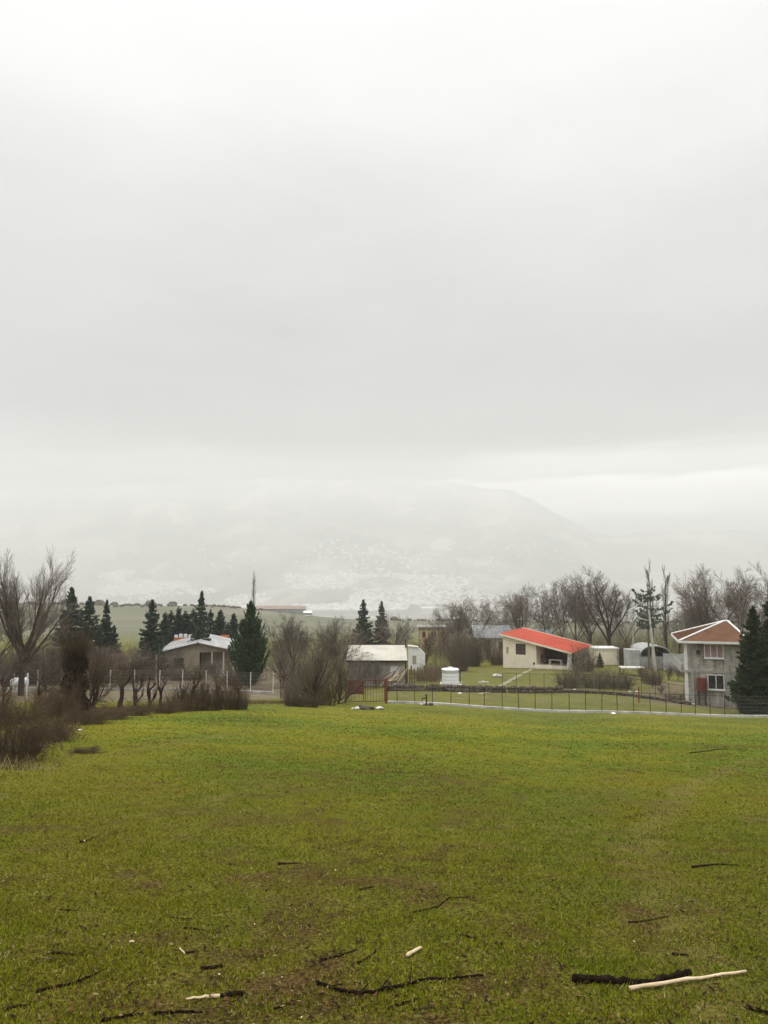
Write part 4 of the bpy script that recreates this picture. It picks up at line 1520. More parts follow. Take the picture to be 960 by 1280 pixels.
# low dark stone bank between the two fields
def stone_run(name, label, pts, h, seed, m_, step=.42, depth=.5):
    rg = random.Random(seed)
    o0 = G(*pts[0])
    t = thing(name, label, 'wall', tuple(o0))
    m = MB()
    lp = np.array(pts, float)
    px = lp[0, 0]
    while px < lp[-1, 0]:
        p = G(px, float(np.interp(px, lp[:, 0], lp[:, 1]))) - o0
        for lay in range(2):
            s = rg.uniform(.6, 1.15)
            m.rock((p.x + rg.uniform(-.1, .1), p.y + rg.uniform(-.12, .12), p.z + h * (.18 + .46 * lay)), (step * .72 * s, depth * .5 * s, h * .62 * s), rg)
        px += step / 70 * F * .8
    o = m.build('stones', m_, t)
    o['kind'] = 'stuff'
    return t


stone_run('stone_wall', 'low dark dry-stone wall between the near fence and the water tank', [(485, 74.5), (560, 75.2), (640, 76), (705, 77)], .72, 4, M_STONE)
stone_run('stone_wall', 'low dark stone edging under the second wire fence', [(706, 77.2), (790, 75.5), (862, 72.5)], .35, 5, M_STONE)

# brown picket fence left of the tank
pa, pb = G(506, 86), G(549, 86)
t = thing('picket_fence', 'short brown picket fence left of the white water tank', 'fence', tuple(pa))
n = 15
rg = random.Random(3)
pk = MB().box(-.08, .08, -.015, .015, -.1, 1.75).build('picket', M_WOOD, t)
for k in range(n):
    p = (pb - pa) * (k / (n - 1))
    c = pk if k == 0 else obj('picket', pk.data, M_WOOD, t)
    c.location = p
    c.rotation_euler = (0, rg.uniform(-.06, .06), 0)
    c.scale = (1, 1, rg.uniform(.85, 1.15))
d = pb - pa
MB().hexa([(0, .018, .45), (d.x, .018 + d.y, .45 + d.z), (d.x, .07 + d.y, .45 + d.z), (0, .07, .45), (0, .018, .55), (d.x, .018 + d.y, .55 + d.z), (d.x, .07 + d.y, .55 + d.z), (0, .07, .55)]).build('rail', M_WOOD, t)

# dark boards under the conifers
pa, pb = G(925, 67.5), G(1014, 66)
t = thing('board_fence', 'dark brown board fence below the big conifers at the right edge', 'fence', tuple(pa), math.atan2(pb.y - pa.y, pb.x - pa.x))
dl = (pb.xy - pa.xy).length
n = int(dl / .32)
bd = MB().box(0, .30, -.02, .02, -.5, 1.55).build('board', M_DARKWOOD, t)
for k in range(n):
    c = bd if k == 0 else obj('board', bd.data, M_DARKWOOD, t)
    c.location = (k * .32, rg.uniform(-.015, .015), (pb.z - pa.z) * k / n + rg.uniform(-.05, .05))
# a timber rail wall at the far left
pa, pb = G(12, 74), G(48, 74)
t = thing('timber_rails', 'dark timber rails on posts behind the white drum at the far left', 'fence', tuple(pa))
d = pb - pa
for z in (.75, 1.25, 1.75):
    MB().box(0, d.x, -.05, .05, z, z + .22).build('rail', M_DARKWOOD, t)
for x in (0.0, d.x * .5, d.x):
    MB().box(x - .08, x + .08, .053, .2, -.3, 2.1).build('post', M_WOOD, t)

# poles
def pole(name, label, px0, row0, px1, row1, Y, r, m_, arms=0, lean_y=0.0):
    z0, z1 = Z_at(row0, Y), Z_at(row1, Y)
    a = Vector((X_at(px0, Y, z0), Y, min(z0, gz(X_at(px0, Y, z0), Y)) - .1))
    b = Vector((X_at(px1, Y, z1), Y + lean_y, z1)) - a
    t = thing(name, label, 'pole', tuple(a))
    MB().tube([(0, 0, 0), b * .5, b], [r * 1.2, r, r * .75], 10).build('shaft', m_, t)
    for k in range(arms):
        c = b * (1 - .06 * (k + .5))
        MB().box(c.x - .5, c.x + .5, c.y - .05, c.y + .05, c.z - .04, c.z + .04).build('cross_arm', M_DARKMETAL, t)
    return t


pole('utility_pole', 'pale concrete pole leaning to the left in front of the sparse cedar', 819, 822, 811, 762, 104, .17, M_KERB)
pole('utility_pole', 'dark pole at the right end of the cream shed roof', 507.5, 850, 506.8, 799, 84, .075, M_DARKMETAL)
pole('utility_pole', 'thin dark pole rising behind the cream shed roof', 496, 845, 496, 790, 92, .06, M_DARKMETAL)
pole('utility_pole', 'thin pale pole standing beside the arched hut', 791.5, 836, 791.3, 789, 110, .06, M_POSTWHITE)
pole('utility_pole', 'thin pale pole left of the white-roofed house', 195, 850, 195.3, 818, 84, .06, M_POSTWHITE)

# rubble, stones and small things
def stones(name, label, cat, px, row, spec, seed, m_, hi=70):
    rg = random.Random(seed)
    p = ground_hit(px, row, 2, hi)
    t = thing(name, label, cat, tuple(p))
    for k, (dx, dy, s) in enumerate(spec):
        MB().rock((dx, dy, s * .3), (s, s * .8, s * .8), rg).build('stone', m_[k % len(m_)], t)
    return t


stones('stone_pair', 'white stones at the foot of the big brown thicket', 'stones', 399, 881, [(0, 0, .24), (.42, .05, .14), (-.4, .1, .10)], 1, [M_PALESTONE, M_PALESTONE])
stones('rubble_heap', 'dark rubble heap in the grass before the red-brown gate', 'rubble', 456, 887, [(0, 0, .36), (.45, .1, .22), (-.5, 0, .25), (.2, -.3, .2), (-.2, .25, .3), (-.75, .1, .14)], 2, [M_STONE, M_DARKBARK, M_PALESTONE])
stones('white_stone', 'white stone lying in the grass right of the dark rubble heap', 'stone', 474, 887, [(0, 0, .28), (.1, -.25, .2)], 3, [M_PALESTONE, M_STONE])
stones('block_rubble', 'grey block with dark fittings against the pale fence base', 'rubble', 532, 881.5, [(0, 0, .34), (.42, .02, .26), (-.42, 0, .27), (.05, -.2, .22)], 4, [M_CONC, M_STONE])
vp = thing('standpipe', 'small dark standpipe on the grey block by the fence', 'standpipe', tuple(ground_hit(533, 881)))
MB().tube([(0, 0, .1), (0, 0, .85)], [.06, .06], 8).tube([(0, 0, .62), (-.32, 0, .60), (-.34, 0, .42)], [.05, .05, .05], 6).build('pipe', M_DARKMETAL, vp)
MB().lathe([(.16, .855), (.16, .90)], 12).build('wheel', M_DARKMETAL, vp)
stones('pale_boulder', 'pale boulder on the bank left of the red-roofed house', 'boulder', 619.5, 846, [(0, 0, .48), (.5, .1, .34)], 5, [M_PALESTONE], 110)
stones('white_slab', 'white flat stones beside the foot path', 'stones', 604, 853.5, [(0, 0, .3), (.45, .05, .2), (-.4, .1, .15)], 6, [M_PALESTONE], 90)
stones('white_rock', 'small white rock alone on the grass below the water tank', 'rock', 575, 867.5, [(0, 0, .2)], 7, [M_WHITE], 90)
stones('white_block', 'white lump on the fence base near the middle of the wire fence', 'stone', 767, 893, [(0, 0, .22)], 8, [M_WHITE])
stones('white_block', 'small white lump below the fence in front of the block house', 'stone', 884, 895, [(0, 0, .16)], 9, [M_WHITE])
stones('pale_stones', 'pair of pale stones under the second wire fence', 'stones', 718, 863.5, [(0, 0, .26), (-.6, 0, .2)], 10, [M_PALESTONE], 90)
stones('pale_stones', 'pale stones by the dark red stake right of the second fence', 'stones', 797, 866, [(0, 0, .3), (-.8, .1, .25)], 11, [M_PALESTONE], 90)
stones('white_pebble', 'small white pebble at the edge of the left bramble', 'stone', 100, 913.5, [(0, 0, .07)], 12, [M_WHITE])
rs = thing('red_stake', 'dark red stake standing among the dry bushes right of the second fence', 'stake', tuple(G(798.5, 71)))
MB().tube([(0, 0, -.3), (.03, 0, 1.45)], [.07, .06], 8).build('stake', M_RUSTRED, rs)

# ------------------------------------------------------------------ bare trees
TREE = {}


def tree_kind(key, seed, H, r, P, **kw):
    TREE[key] = (bare_tree_meshes(seed, H, r, P, **kw), H)


tree_kind('broad_a', 11, 10, .17, BROAD, trunk_frac=.22)
tree_kind('broad_b', 12, 10, .16, BROAD, trunk_frac=.26)
tree_kind('vase_a', 13, 10, .16, VASE, trunk_frac=.20)
tree_kind('vase_b', 14, 10, .15, VASE, trunk_frac=.24)
tree_kind('vase_c', 15, 10, .17, dict(VASE, kids=[6, 11, 8, 7]), trunk_frac=.28)
tree_kind('fork', 16, 10, .24, dict(BROAD, kids=[5, 11, 9, 7], rad=[.68, .5, .55, .6], ang=[.50, .6, .6, .6]), trunk_frac=.36)
tree_kind('poplar_a', 17, 12, .15, POPLAR, trunk_frac=.95)
tree_kind('shrub_a', 18, 5, .07, SHRUB, trunk_frac=.16)
tree_kind('shrub_b', 19, 5, .07, SHRUB, trunk_frac=.12)
tree_kind('big_left', 27, 11, .34, dict(VASE, kids=[15, 12, 8, 6], ang=[.80, .55, .5, .5], up=[.03, .08, .07, .06, .06], wob=[.06, .14, .2, .25, .3], len=[1.9, .5, .5, .52], start=[.5, .2, .15, .1], rmin=.009), trunk_frac=.26)
tree_kind('bush_a', 24, 5, .10, dict(SHRUB, kids=[16, 13, 9], rmin=.007), trunk_frac=.14)
tree_kind('bush_b', 25, 5, .10, dict(SHRUB, kids=[16, 13, 9], rmin=.007), trunk_frac=.10)
BARE_GROUP = 'bare trees beyond the meadow'


def bare(key, px, top, Y, label, wide=1.0, mats=None, name='bare_tree', dz=0, cat='tree', group=BARE_GROUP):
    (me, H0) = TREE[key]
    p = G(px, Y)
    h = Z_at(top, Y) - p.z
    s = h / H0
    t = place(name, me, mats or (M_BARK, M_TWIG), label, cat, tuple(p), rnd.uniform(0, 6.28), (s * wide, s * wide, s), group)
    return t


bare('big_left', 26, 677, 60, 'tall bare tree with upswept branches at the left edge of the meadow', .66)
bare('broad_a', -14, 735, 62, 'dark bare tree cut off by the left edge', .9)
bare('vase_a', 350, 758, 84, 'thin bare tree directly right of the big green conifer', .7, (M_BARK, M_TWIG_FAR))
bare('fork', 367, 764, 80, 'bare tree with dark forked limbs above the left half of the brown thicket', .8)
bare('broad_b', 396, 768, 78, 'bushy bare tree rising from the middle of the brown thicket', 1.15)
bare('vase_c', 424, 770, 79, 'bare tree whose branches reach over the left end of the cream roof', .9)
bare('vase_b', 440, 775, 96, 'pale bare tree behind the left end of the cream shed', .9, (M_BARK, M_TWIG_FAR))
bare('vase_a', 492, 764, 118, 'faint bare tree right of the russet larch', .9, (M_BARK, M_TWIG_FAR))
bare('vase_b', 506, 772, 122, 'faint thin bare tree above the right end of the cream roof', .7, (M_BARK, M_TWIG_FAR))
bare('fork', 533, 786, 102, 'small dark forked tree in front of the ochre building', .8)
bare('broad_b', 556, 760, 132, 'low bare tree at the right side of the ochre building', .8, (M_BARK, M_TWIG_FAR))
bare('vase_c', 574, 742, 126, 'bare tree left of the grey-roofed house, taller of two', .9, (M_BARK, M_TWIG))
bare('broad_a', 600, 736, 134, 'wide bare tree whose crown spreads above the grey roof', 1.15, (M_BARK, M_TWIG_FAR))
bare('vase_b', 622, 748, 138, 'thin bare tree between the grey roof and the red roof', .9, (M_BARK, M_TWIG_FAR))
bare('shrub_a', 611, 790, 122, 'small bare tree in front of the doorway of the grey-roofed house', .9)
bare('vase_c', 655, 726, 128, 'bare tree above the left end of the red roof', 1.0)
bare('broad_b', 681, 724, 130, 'bare tree above the middle of the red roof', .95)
bare('vase_a', 702, 722, 128, 'slim bare tree above the right half of the red roof', .8)
bare('vase_b', 719, 716, 132, 'tall slim bare tree behind the right end of the red roof', .85)
bare('vase_c', 738, 712, 134, 'tall bare tree just left of the dark forked tree', .9)
bare('fork', 762, 706, 118, 'dark bare tree with a thick trunk forking into two limbs above the cream store', .95, (M_DARKBARK, M_TWIG))
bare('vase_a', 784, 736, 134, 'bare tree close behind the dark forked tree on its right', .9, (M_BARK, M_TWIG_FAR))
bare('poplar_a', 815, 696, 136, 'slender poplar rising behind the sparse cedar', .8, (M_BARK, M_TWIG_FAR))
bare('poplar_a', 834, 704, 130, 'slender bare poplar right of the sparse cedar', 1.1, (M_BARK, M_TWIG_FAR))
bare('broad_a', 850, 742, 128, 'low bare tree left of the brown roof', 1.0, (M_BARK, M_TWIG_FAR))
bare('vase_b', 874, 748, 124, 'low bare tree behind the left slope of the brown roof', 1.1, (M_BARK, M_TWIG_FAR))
bare('vase_c', 896, 703, 112, 'tall bare tree behind the peak of the brown roof', .95)
bare('vase_a', 922, 703, 114, 'tall bare tree behind the right hip of the brown roof', 1.05)
bare('broad_b', 946, 716, 118, 'bare tree rising behind the big conifers', 1.0)
bare('vase_b', 966, 700, 104, 'bare tree cut off by the right edge above the big conifers', 1.0)
bare('poplar_a', 316, 711, 168, 'tall thin bare poplar behind the big green conifer', .75, (M_BARK, M_TWIG_FAR))
bare('shrub_b', 160, 800, 84, 'grey bare shrub below the far white barn', 1.3, (M_BARK, M_TWIG_FAR), 'bare_shrub', cat='shrub')
bare('shrub_a', 205, 806, 80, 'bare shrub beside the left eave of the white-roofed house', 1.2, (M_BARK, M_TWIG), 'bare_shrub', cat='shrub')
bare('shrub_b', 268, 820, 86, 'bare shrub before the porch of the white-roofed house', 1.3, (M_BARK, M_TWIG), 'bare_shrub', cat='shrub')
bare('shrub_a', 470, 818, 78, 'dark bare shrub in front of the cream shed wall', .9, (M_BARK, M_TWIG), 'bare_shrub', cat='shrub')
bare('broad_b', 128, 796, 74, 'low bare tree with orange bricks showing through it', 1.6, (M_BARK, M_TWIG), cat='tree')
bare('shrub_b', 60, 790, 66, 'tangled bare shrub under the tall left tree', 1.6, (M_BARK, M_TWIG), 'bare_shrub', cat='shrub')
bare('shrub_a', 4, 800, 60, 'tangled bare shrub at the left edge behind the white drum', 1.2, (M_DARKBARK, M_TWIG), 'bare_shrub', cat='shrub')
for k, (px, base, h, lb) in enumerate(((803, 849, 2.2, 'dark bare vine stump right of the pale board table'), (816, 856, 2.0, 'bare garden shrub below the leaning pole'),
                                       (836, 846, 2.5, 'bare vine stump in front of the stained grey wall, left of two'), (847, 845, 2.3, 'bare vine stump in front of the stained grey wall, right of two'),
                                       (858, 846, 2.2, 'bare vine stump beside the balcony of the block house'), (724, 852, 2.4, 'bare garden shrub below the porch of the red-roofed house'),
                                       (826, 862, 1.2, 'low bare shrub in the brown garden before the block house'))):
    Y = 76 + (866 - base) * .9
    p = G(px, Y)
    me, H0 = TREE['shrub_a' if k % 2 else 'shrub_b']
    place('vine_stump', me, (M_DARKBARK, M_TWIG), lb, 'shrub', tuple(p), k * 1.3, (h / H0, h / H0, h / H0), 'bare shrubs in the garden')

# ------------------------------------------------------------------ conifers
CON = {}
CON['spruce_a'] = conifer_meshes(31, 8, 3.0, 15000, .24, 11, .80, .03, .30, .62, .42)
CON['spruce_b'] = conifer_meshes(32, 8, 2.9, 15000, .24, 10, .74, .03, .20, .62, .5)
CON['cypress'] = conifer_meshes(33, 6, 1.25, 3600, .26, 12, .70, .02, -.6, .55, .35)
CON['cypress_b'] = conifer_meshes(36, 6, 1.4, 3600, .26, 12, .8, .02, -.5, .55, .4)
CON['broad'] = conifer_meshes(34, 7.5, 3.3, 26000, .22, 12, .85, .02, -.55, .5, .40)
CON['big'] = conifer_meshes(35, 9.5, 3.6, 46000, .21, 14, .72, .02, .22, .55, .45)
CON['cedar'] = conifer_meshes(37, 6, 2.4, 800, .26, 1.6, .5, .48, .0, .8, .7)
CON_H = dict(spruce_a=8, spruce_b=8, cypress=6, cypress_b=6, broad=7.5, big=9.5, cedar=6)


def conifer(key, px, top, Y, label, wide=1.0, needles=None, name='conifer', group=None, base_row=None):
    p = G(px, Y)
    if base_row is not None:
        p.z = Z_at(base_row, Y)
    h = Z_at(top, Y) - p.z
    s = h / CON_H[key]
    return place(name, CON[key], (M_TWIG_FAR if key == 'cedar' else M_DARKBARK, needles or M_NEEDLE), label, 'tree', tuple(p), rnd.uniform(0, 6.28), (s * wide, s * wide, s), group)


LG = 'dark conifers at the left'
conifer('spruce_a', 86, 735, 94, 'tallest of the dark spruces behind the ivy-clad trunk', .72, group=LG)
conifer('spruce_b', 109, 746, 96, 'wide dark spruce right of the tallest left spruce', .74, group=LG)
conifer('spruce_a', 131, 750, 98, 'narrow dark spruce at the right end of the left group', .46, group=LG)
conifer('spruce_b', 141, 782, 97, 'low blue-grey conifer at the foot of the left spruce group', .62, group=LG)
conifer('spruce_b', 188, 750, 88, 'dark spruce standing alone left of the white-roofed house', .62)
conifer('spruce_a', 250, 739, 97, 'tallest dark spruce rising behind the white roof', .50)
CG = 'cypress row behind the white-roofed house'
for px, top, lb in ((205, 766, 'first cypress of the row, next to the lone spruce'), (212.5, 763, 'second cypress from the left in the row behind the white roof'),
                    (222, 759, 'third cypress from the left in the row behind the white roof'), (231, 764, 'fourth cypress from the left in the row behind the white roof'),
                    (240, 761, 'cypress touching the left side of the tallest spruce'), (262, 762, 'cypress touching the right side of the tallest spruce'),
                    (274, 763, 'pointed cypress alone between the tall spruce and the big green conifer'), (283, 778, 'short cypress beside the pointed lone cypress'),
                    (291, 767, 'cypress at the left edge of the big green conifer')):
    conifer(rnd.choice(['cypress', 'cypress_b']), px, top, 116 + rnd.uniform(-3, 3), lb, rnd.uniform(.85, 1.05), M_NEEDLE, 'cypress', CG)
conifer('broad', 312, 753, 74, 'big dark green cone-shaped conifer right of the white-roofed house', .56, M_NEEDLE2)
conifer('spruce_b', 454, 750, 124, 'dark conifer behind the cream roof', .62, M_NEEDLE)
conifer('spruce_a', 477, 752, 126, 'russet bare larch right of the dark conifer behind the cream roof', .60, M_RUSSET)
conifer('spruce_a', 750, 816, 106, 'small dark fir in front of the cream store', .9, M_NEEDLE, base_row=834)
conifer('cedar', 812, 731, 106, 'sparse cedar with layered boughs behind the leaning pole', .66, M_CEDAR)
conifer('big', 978, 734, 66.5, 'biggest dark conifer at the right edge in front of the block house', .80, M_NEEDLE3)
conifer('big', 946, 759, 65.5, 'lower dark conifer leaning against the biggest one, touching the block house', .62, M_NEEDLE3)
conifer('spruce_b', 35, 800, 78, 'dull dark green conifer behind the drum at the far left', 1.2, M_NEEDLE)

# ------------------------------------------------------------------ hedge at the left: pollards, ivy trunk, bramble
POL = [pollard_meshes(40 + k, 1.9, .105, 40, .7) for k in range(5)]
HG = 'pollarded stems of the left hedge'
for k, (px, base, top, lb) in enumerate((
        (5, 893, 846, 'lopped dark stem at the left edge of the hedge'),
        (50, 893, 850, 'crooked lopped stem left of the ivy-clad trunk'),
        (115, 893, 832, 'lopped stem right beside the ivy-clad trunk'),
        (148, 889, 830, 'knotted lopped stem with a bushy head, second right of the ivy trunk'),
        (171, 889, 834, 'lopped stem with a wide fork, third right of the ivy trunk'),
        (189, 888, 838, 'curved lopped stem, fourth right of the ivy trunk'),
        (201, 888, 848, 'short lopped stem hidden low in the middle of the hedge'),
        (225, 888, 846, 'straight dark lopped stem near the white-roofed house'),
        (238, 887, 838, 'tallest straight stem in the right half of the hedge'),
        (253, 887, 846, 'stem standing left of the thick bushy end of the hedge'),
        (276, 887, 844, 'forked stem in the bushy end of the hedge'),
        (297, 887, 850, 'last stem at the right end of the hedge'))):
    p = ground_hit(px, base)
    h = Z_at(top, p.y) - p.z
    s = h / 2.2
    t = place('pollard_stem', POL[k % 5], (M_DARKBARK, M_BRAMBLE), lb, 'tree', tuple(p), k * 1.1, (s, s, s), HG, ('trunk', 'shoots'))
# ivy-clad trunk
p = ground_hit(92, 893)
t = thing('ivy_trunk', 'thick broken trunk wrapped in dark dead ivy with a brown brush of shoots', 'tree', tuple(p))
h = Z_at(812, p.y) - p.z
MB().tube([(0, 0, -.2), (.03, 0, h * .4), (-.02, .05, h * .75), (.05, .0, h * .95)], [.30, .26, .22, .14], 10, .15, random.Random(2)).build('trunk', M_DARKBARK, t)
g_ = np.random.default_rng(9)
n = 5200
zz_ = g_.uniform(0, 1, n)
aa = g_.uniform(0, 6.28, n)
rr = (.36 + .20 * np.sin(zz_ * 9 + aa) ** 2) * (1.1 - .35 * zz_) * g_.uniform(.55, 1.12, n)
C = np.stack([rr * np.cos(aa), rr * np.sin(aa), zz_ * h * .95], 1)
D = g_.normal(0, 1, (n, 3)) + np.array([0, 0, -.8])
D /= np.linalg.norm(D, axis=1, keepdims=True)
U = np.cross(D, g_.normal(0, 1, (n, 3)))
U /= np.linalg.norm(U, axis=1, keepdims=True)
L = g_.uniform(.06, .15, (n, 1))
V = np.stack([C - D * L, C + U * L * .4, C + D * L, C - U * L * .4], 1).reshape(-1, 3)
obj('ivy', np_mesh('ivy', V, np.arange(4 * n).reshape(n, 4)), M_IVY, t)
rg = random.Random(4)
segs = []
for k in range(420):
    z = h * rg.uniform(.55, .98)
    a = rg.uniform(0, 6.28)
    q = Vector((.28 * math.cos(a), .28 * math.sin(a), z))
    d = Vector((math.cos(a) * rg.uniform(.1, .6), math.sin(a) * rg.uniform(.1, .6), 1)).normalized()
    L = rg.uniform(.5, 1.5)
    r0 = .009
    for j in range(4):
        d = (d + Vector((rg.gauss(0, .14), rg.gauss(0, .14), .02))).normalized()
        e = q + d * L / 4
        segs.append((*q, r0, *e, r0 * .8))
        w = e + (d + Vector((rg.gauss(0, .5), rg.gauss(0, .5), 0))).normalized() * L * .2
        segs.append((*e, r0 * .5, *w, r0 * .3))
        q, r0 = e, r0 * .8
v, q = seg_tubes(segs, 3)
obj('shoots', np_mesh('shoots', v, q), M_BRAMBLE, t)

BR = [thicket_mesh(50 + k, 1.0, 1.3, 230, .0065, .9, 3, .9) for k in range(3)]       # arching bramble, about 1.0 radius 1.0 high
TK = [thicket_mesh(60 + k, 1.0, 1.5, 240, .0065, .35, 3, .1) for k in range(3)]       # upright thicket


def bush(px, base, wpx, hpx, label, kind=0, m_=None, name='bramble_bush', group='brambles and thickets', Y=None, cat='bush'):
    p = ground_hit(px, base) if Y is None else G(px, Y)
    w = wpx / F * p.y / 2.0
    h = hpx / F * p.y
    me = (BR if kind == 0 else TK)[rnd.randrange(3)]
    t = thing(name, label, cat, tuple(p), rnd.uniform(0, 6.28), group)
    t.scale = (w, w, h)
    obj('stems', me, m_ or M_BRAMBLE, t)
    return t


bush(10, 950, 96, 58, 'largest tangled bramble bush at the left edge, nearest the camera')
bush(58, 927, 76, 30, 'bramble bush behind the largest one, left of the ivy trunk foot')
bush(-16, 912, 70, 46, 'bramble cut off by the left edge behind the nearest bush')
bush(28, 905, 60, 30, 'bramble around the single whitewashed post')
bush(74, 899, 52, 40, 'dark brush packed around the left side of the ivy trunk', 1)
bush(106, 905, 70, 20, 'low bramble at the foot of the ivy trunk')
bush(138, 899, 58, 18, 'low bramble under the knotted bushy stem')
bush(172, 894, 50, 17, 'low bramble between the third and fourth lopped stems')
bush(206, 891, 46, 16, 'low bramble in the middle of the hedge')
bush(236, 889, 42, 18, 'low bramble around the tallest straight stem')
bush(262, 888, 40, 34, 'upright brown brush in the bushy end of the hedge, left half', 1)
bush(286, 887, 40, 36, 'upright brown brush in the bushy end of the hedge, right half', 1)
bush(303, 887, 20, 26, 'thin grey brush at the very end of the hedge', 1, M_THICKET)
bush(222, 887, 34, 26, 'thin upright brush around the straight dark stem', 1)
bush(246, 887, 30, 34, 'thin upright brush just right of the tallest straight stem', 1)
bush(58, 893, 40, 34, 'reddish brush between the crooked stem and the ivy trunk', 1)
bush(108, 941, 40, 7, 'small flat tuft of dead stems in the grass right of the nearest bramble')
bush(364, 883, 28, 34, 'brown brush growing through the grey wire panel', 1, M_THICKET)
bush(400, 881, 60, 40, 'dense dark lower half of the big brown thicket', 1, M_BRAMBLE, 'big_thicket')
bush(384, 884, 40, 16, 'low dark bramble at the foot of the big thicket')


def shrub(key, px, base, top, label, wide=1.0, mats=None, Y=None, name='bare_shrub'):
    p = ground_hit(px, base) if Y is None else G(px, Y)
    me, H0 = TREE[key]
    s = (Z_at(top, p.y) - p.z) / H0
    return place(name, me, mats or (M_DARKBARK, M_THICKET), label, 'shrub', tuple(p), rnd.uniform(0, 6.28), (s * wide, s * wide, s), 'brambles and thickets')


shrub('bush_a', 398, 882, 792, 'big spreading brown thicket beside the red-brown gate', .85, name='big_thicket')
shrub('bush_b', 379, 880, 812, 'left flank of the big thicket, over the grey wire panel', .9, name='big_thicket')
shrub('bush_a', 421, 877, 808, 'right flank of the big thicket, reaching over the gate', .95, name='big_thicket')
shrub('bush_b', 110, 893, 800, 'reddish-brown brush spreading from behind the head of the ivy trunk', .8, (M_DARKBARK, M_BRAMBLE))
shrub('bush_a', 352, 0, 800, 'grey-brown thicket between the big green conifer and the big thicket', 1.1, (M_DARKBARK, M_TWIG_FAR), 76)
shrub('bush_b', 449, 0, 815, 'grey-brown thicket at the left end of the cream shed', .9, (M_DARKBARK, M_TWIG_FAR), 77)
for px, Y, w, h, lb in ((548, 93, 44, 22, 'dark thicket below the small forked tree'), (574, 104, 34, 44, 'tall dark thicket right of the ochre building'),
                        (588, 112, 36, 44, 'dark thicket left of the grey-roofed house'), (535, 89, 36, 14, 'brown thicket behind the picket fence'),
                        (622, 114, 26, 26, 'low thicket between the grey house and the red-roofed house'), (712, 81.5, 42,24, 'dry bush behind the second fence, leftmost of three'),
                        (745, 81.5, 46,24, 'dry bush behind the second fence, middle of three'), (775, 81.5, 44,22, 'dry bush behind the second fence, rightmost of three'),
                        (815, 88, 30, 24, 'dry bush below the leaning pole'), (845, 75, 30, 8, 'low dead weeds left of the block house'),
                        (729, 100, 36, 32, 'brown bush against the right side wall of the red-roofed house'), (780, 112, 20, 32, 'brown bush between the cream store and the arched hut')):
    bush(px, 0, w, h, lb, 1, M_THICKET if px != 570 else M_BRAMBLE, 'brush_thicket', Y=Y)
for px, Y, w, h, lb in ((150, 82, 110, 34, 'long brown thicket below the lone spruce'), (235, 86, 60, 20, 'dark bush before the wall of the white-roofed house'),
                        (300, 78, 70, 22, 'dark bush at the foot of the big green conifer'), (20, 80, 70, 44, 'dark bush behind the white drum'), (75, 78, 70, 44, 'dark bush under the left spruces')):
    bush(px, 0, w, h, lb, 1, M_BRAMBLE, 'brush_thicket', Y=Y)

# far woods that read as one mass
g_ = np.random.default_rng(77)


def grove(label, px0, px1, Y0, Y1, row, n, seed, m_):
    sp = []
    for k in range(n):
        px, Y = g_.uniform(px0, px1), g_.uniform(Y0, Y1)
        x = X_at(px, Y)
        z = gz(x, Y)
        sp.append((x, Y, z - .1, max(1.5, (Z_at(row + g_.normal(0, 7), Y) - z))))
    o = obj('woods', tube_grove(seed, sp), m_)
    return tag(o, label, 'woods', kind='stuff')


grove('brown leafless woods behind the houses on the right', 640, 1010, 122, 150, 788, 1150, 1, M_TWIG)
grove('grey leafless scrub around the grey-roofed house', 540, 650, 120, 145, 790, 420, 2, M_TWIG)
grove('grey leafless scrub behind the big thicket', 328, 450, 86, 112, 806, 260, 3, M_TWIG_FAR)
grove('pale leafless scrub behind the left hedge', -30, 215, 84, 110, 812, 330, 4, M_TWIG_FAR)
# hedgerows on the far ridge
m = MB()
rg = random.Random(12)
for k in range(330):
    px = rg.uniform(-60, 330) if k < 180 else rg.uniform(490, 1000)
    Y = rg.gauss(494, 9)
    x = X_at(px, Y)
    s_ = rg.uniform(.5, 1.5) * (2.2 if rg.random() < .06 else 1)
    m.rock((x, Y, gz(x, Y) + s_ * .4), (s_ * 1.2, s_, s_ * 1.3), rg)
tag(m.build('far_hedgerow', M_TWIG), 'thin line of bushes along the far green ridge', 'hedgerow', kind='stuff')

# ------------------------------------------------------------------ the town in the valley
M_TOWN = [mat('town_pale_wall', (.76, .74, .70), (.60, .58, .54), .05, .9), mat('town_cream_wall', (.60, .54, .46), (.46, .40, .33), .05, .9), mat('town_white_wall', (.86, .86, .85), (.76, .76, .75), .05, .9)]


def town_house(mb, x, y, z, w, d, h, a):
    ca, sa = math.cos(a), math.sin(a)

    def T(u, v, k):
        return (x + u * ca - v * sa, y + u * sa + v * ca, z + k)
    mb.hexa([T(-w, -d, -3), T(w, -d, -3), T(w, d, -3), T(-w, d, -3), T(-w, -d, h), T(w, -d, h), T(w, d, h), T(-w, d, h)])
    mb.hexa([T(-w * 1.06, -d * 1.06, h + .01), T(w * 1.06, -d * 1.06, h + .01), T(w * 1.06, d * 1.06, h + .01), T(-w * 1.06, d * 1.06, h + .01), T(-w, -.3, h + d * .5), T(w, -.3, h + d * .5), T(w, .3, h + d * .5), T(-w, .3, h + d * .5)])


def town_spot():
    while True:
        px = g_.normal(425, 115) if g_.random() < .75 else g_.uniform(60, 760)
        Y = g_.uniform(4850, 6300) if g_.random() < .9 else g_.uniform(6200, 7400)
        x = X_at(px, Y, -150)
        if vnoise(x * .002, Y * .002, 91) > .38 and -40 < px < 900:
            return x, Y, float(gz_np(x, Y))


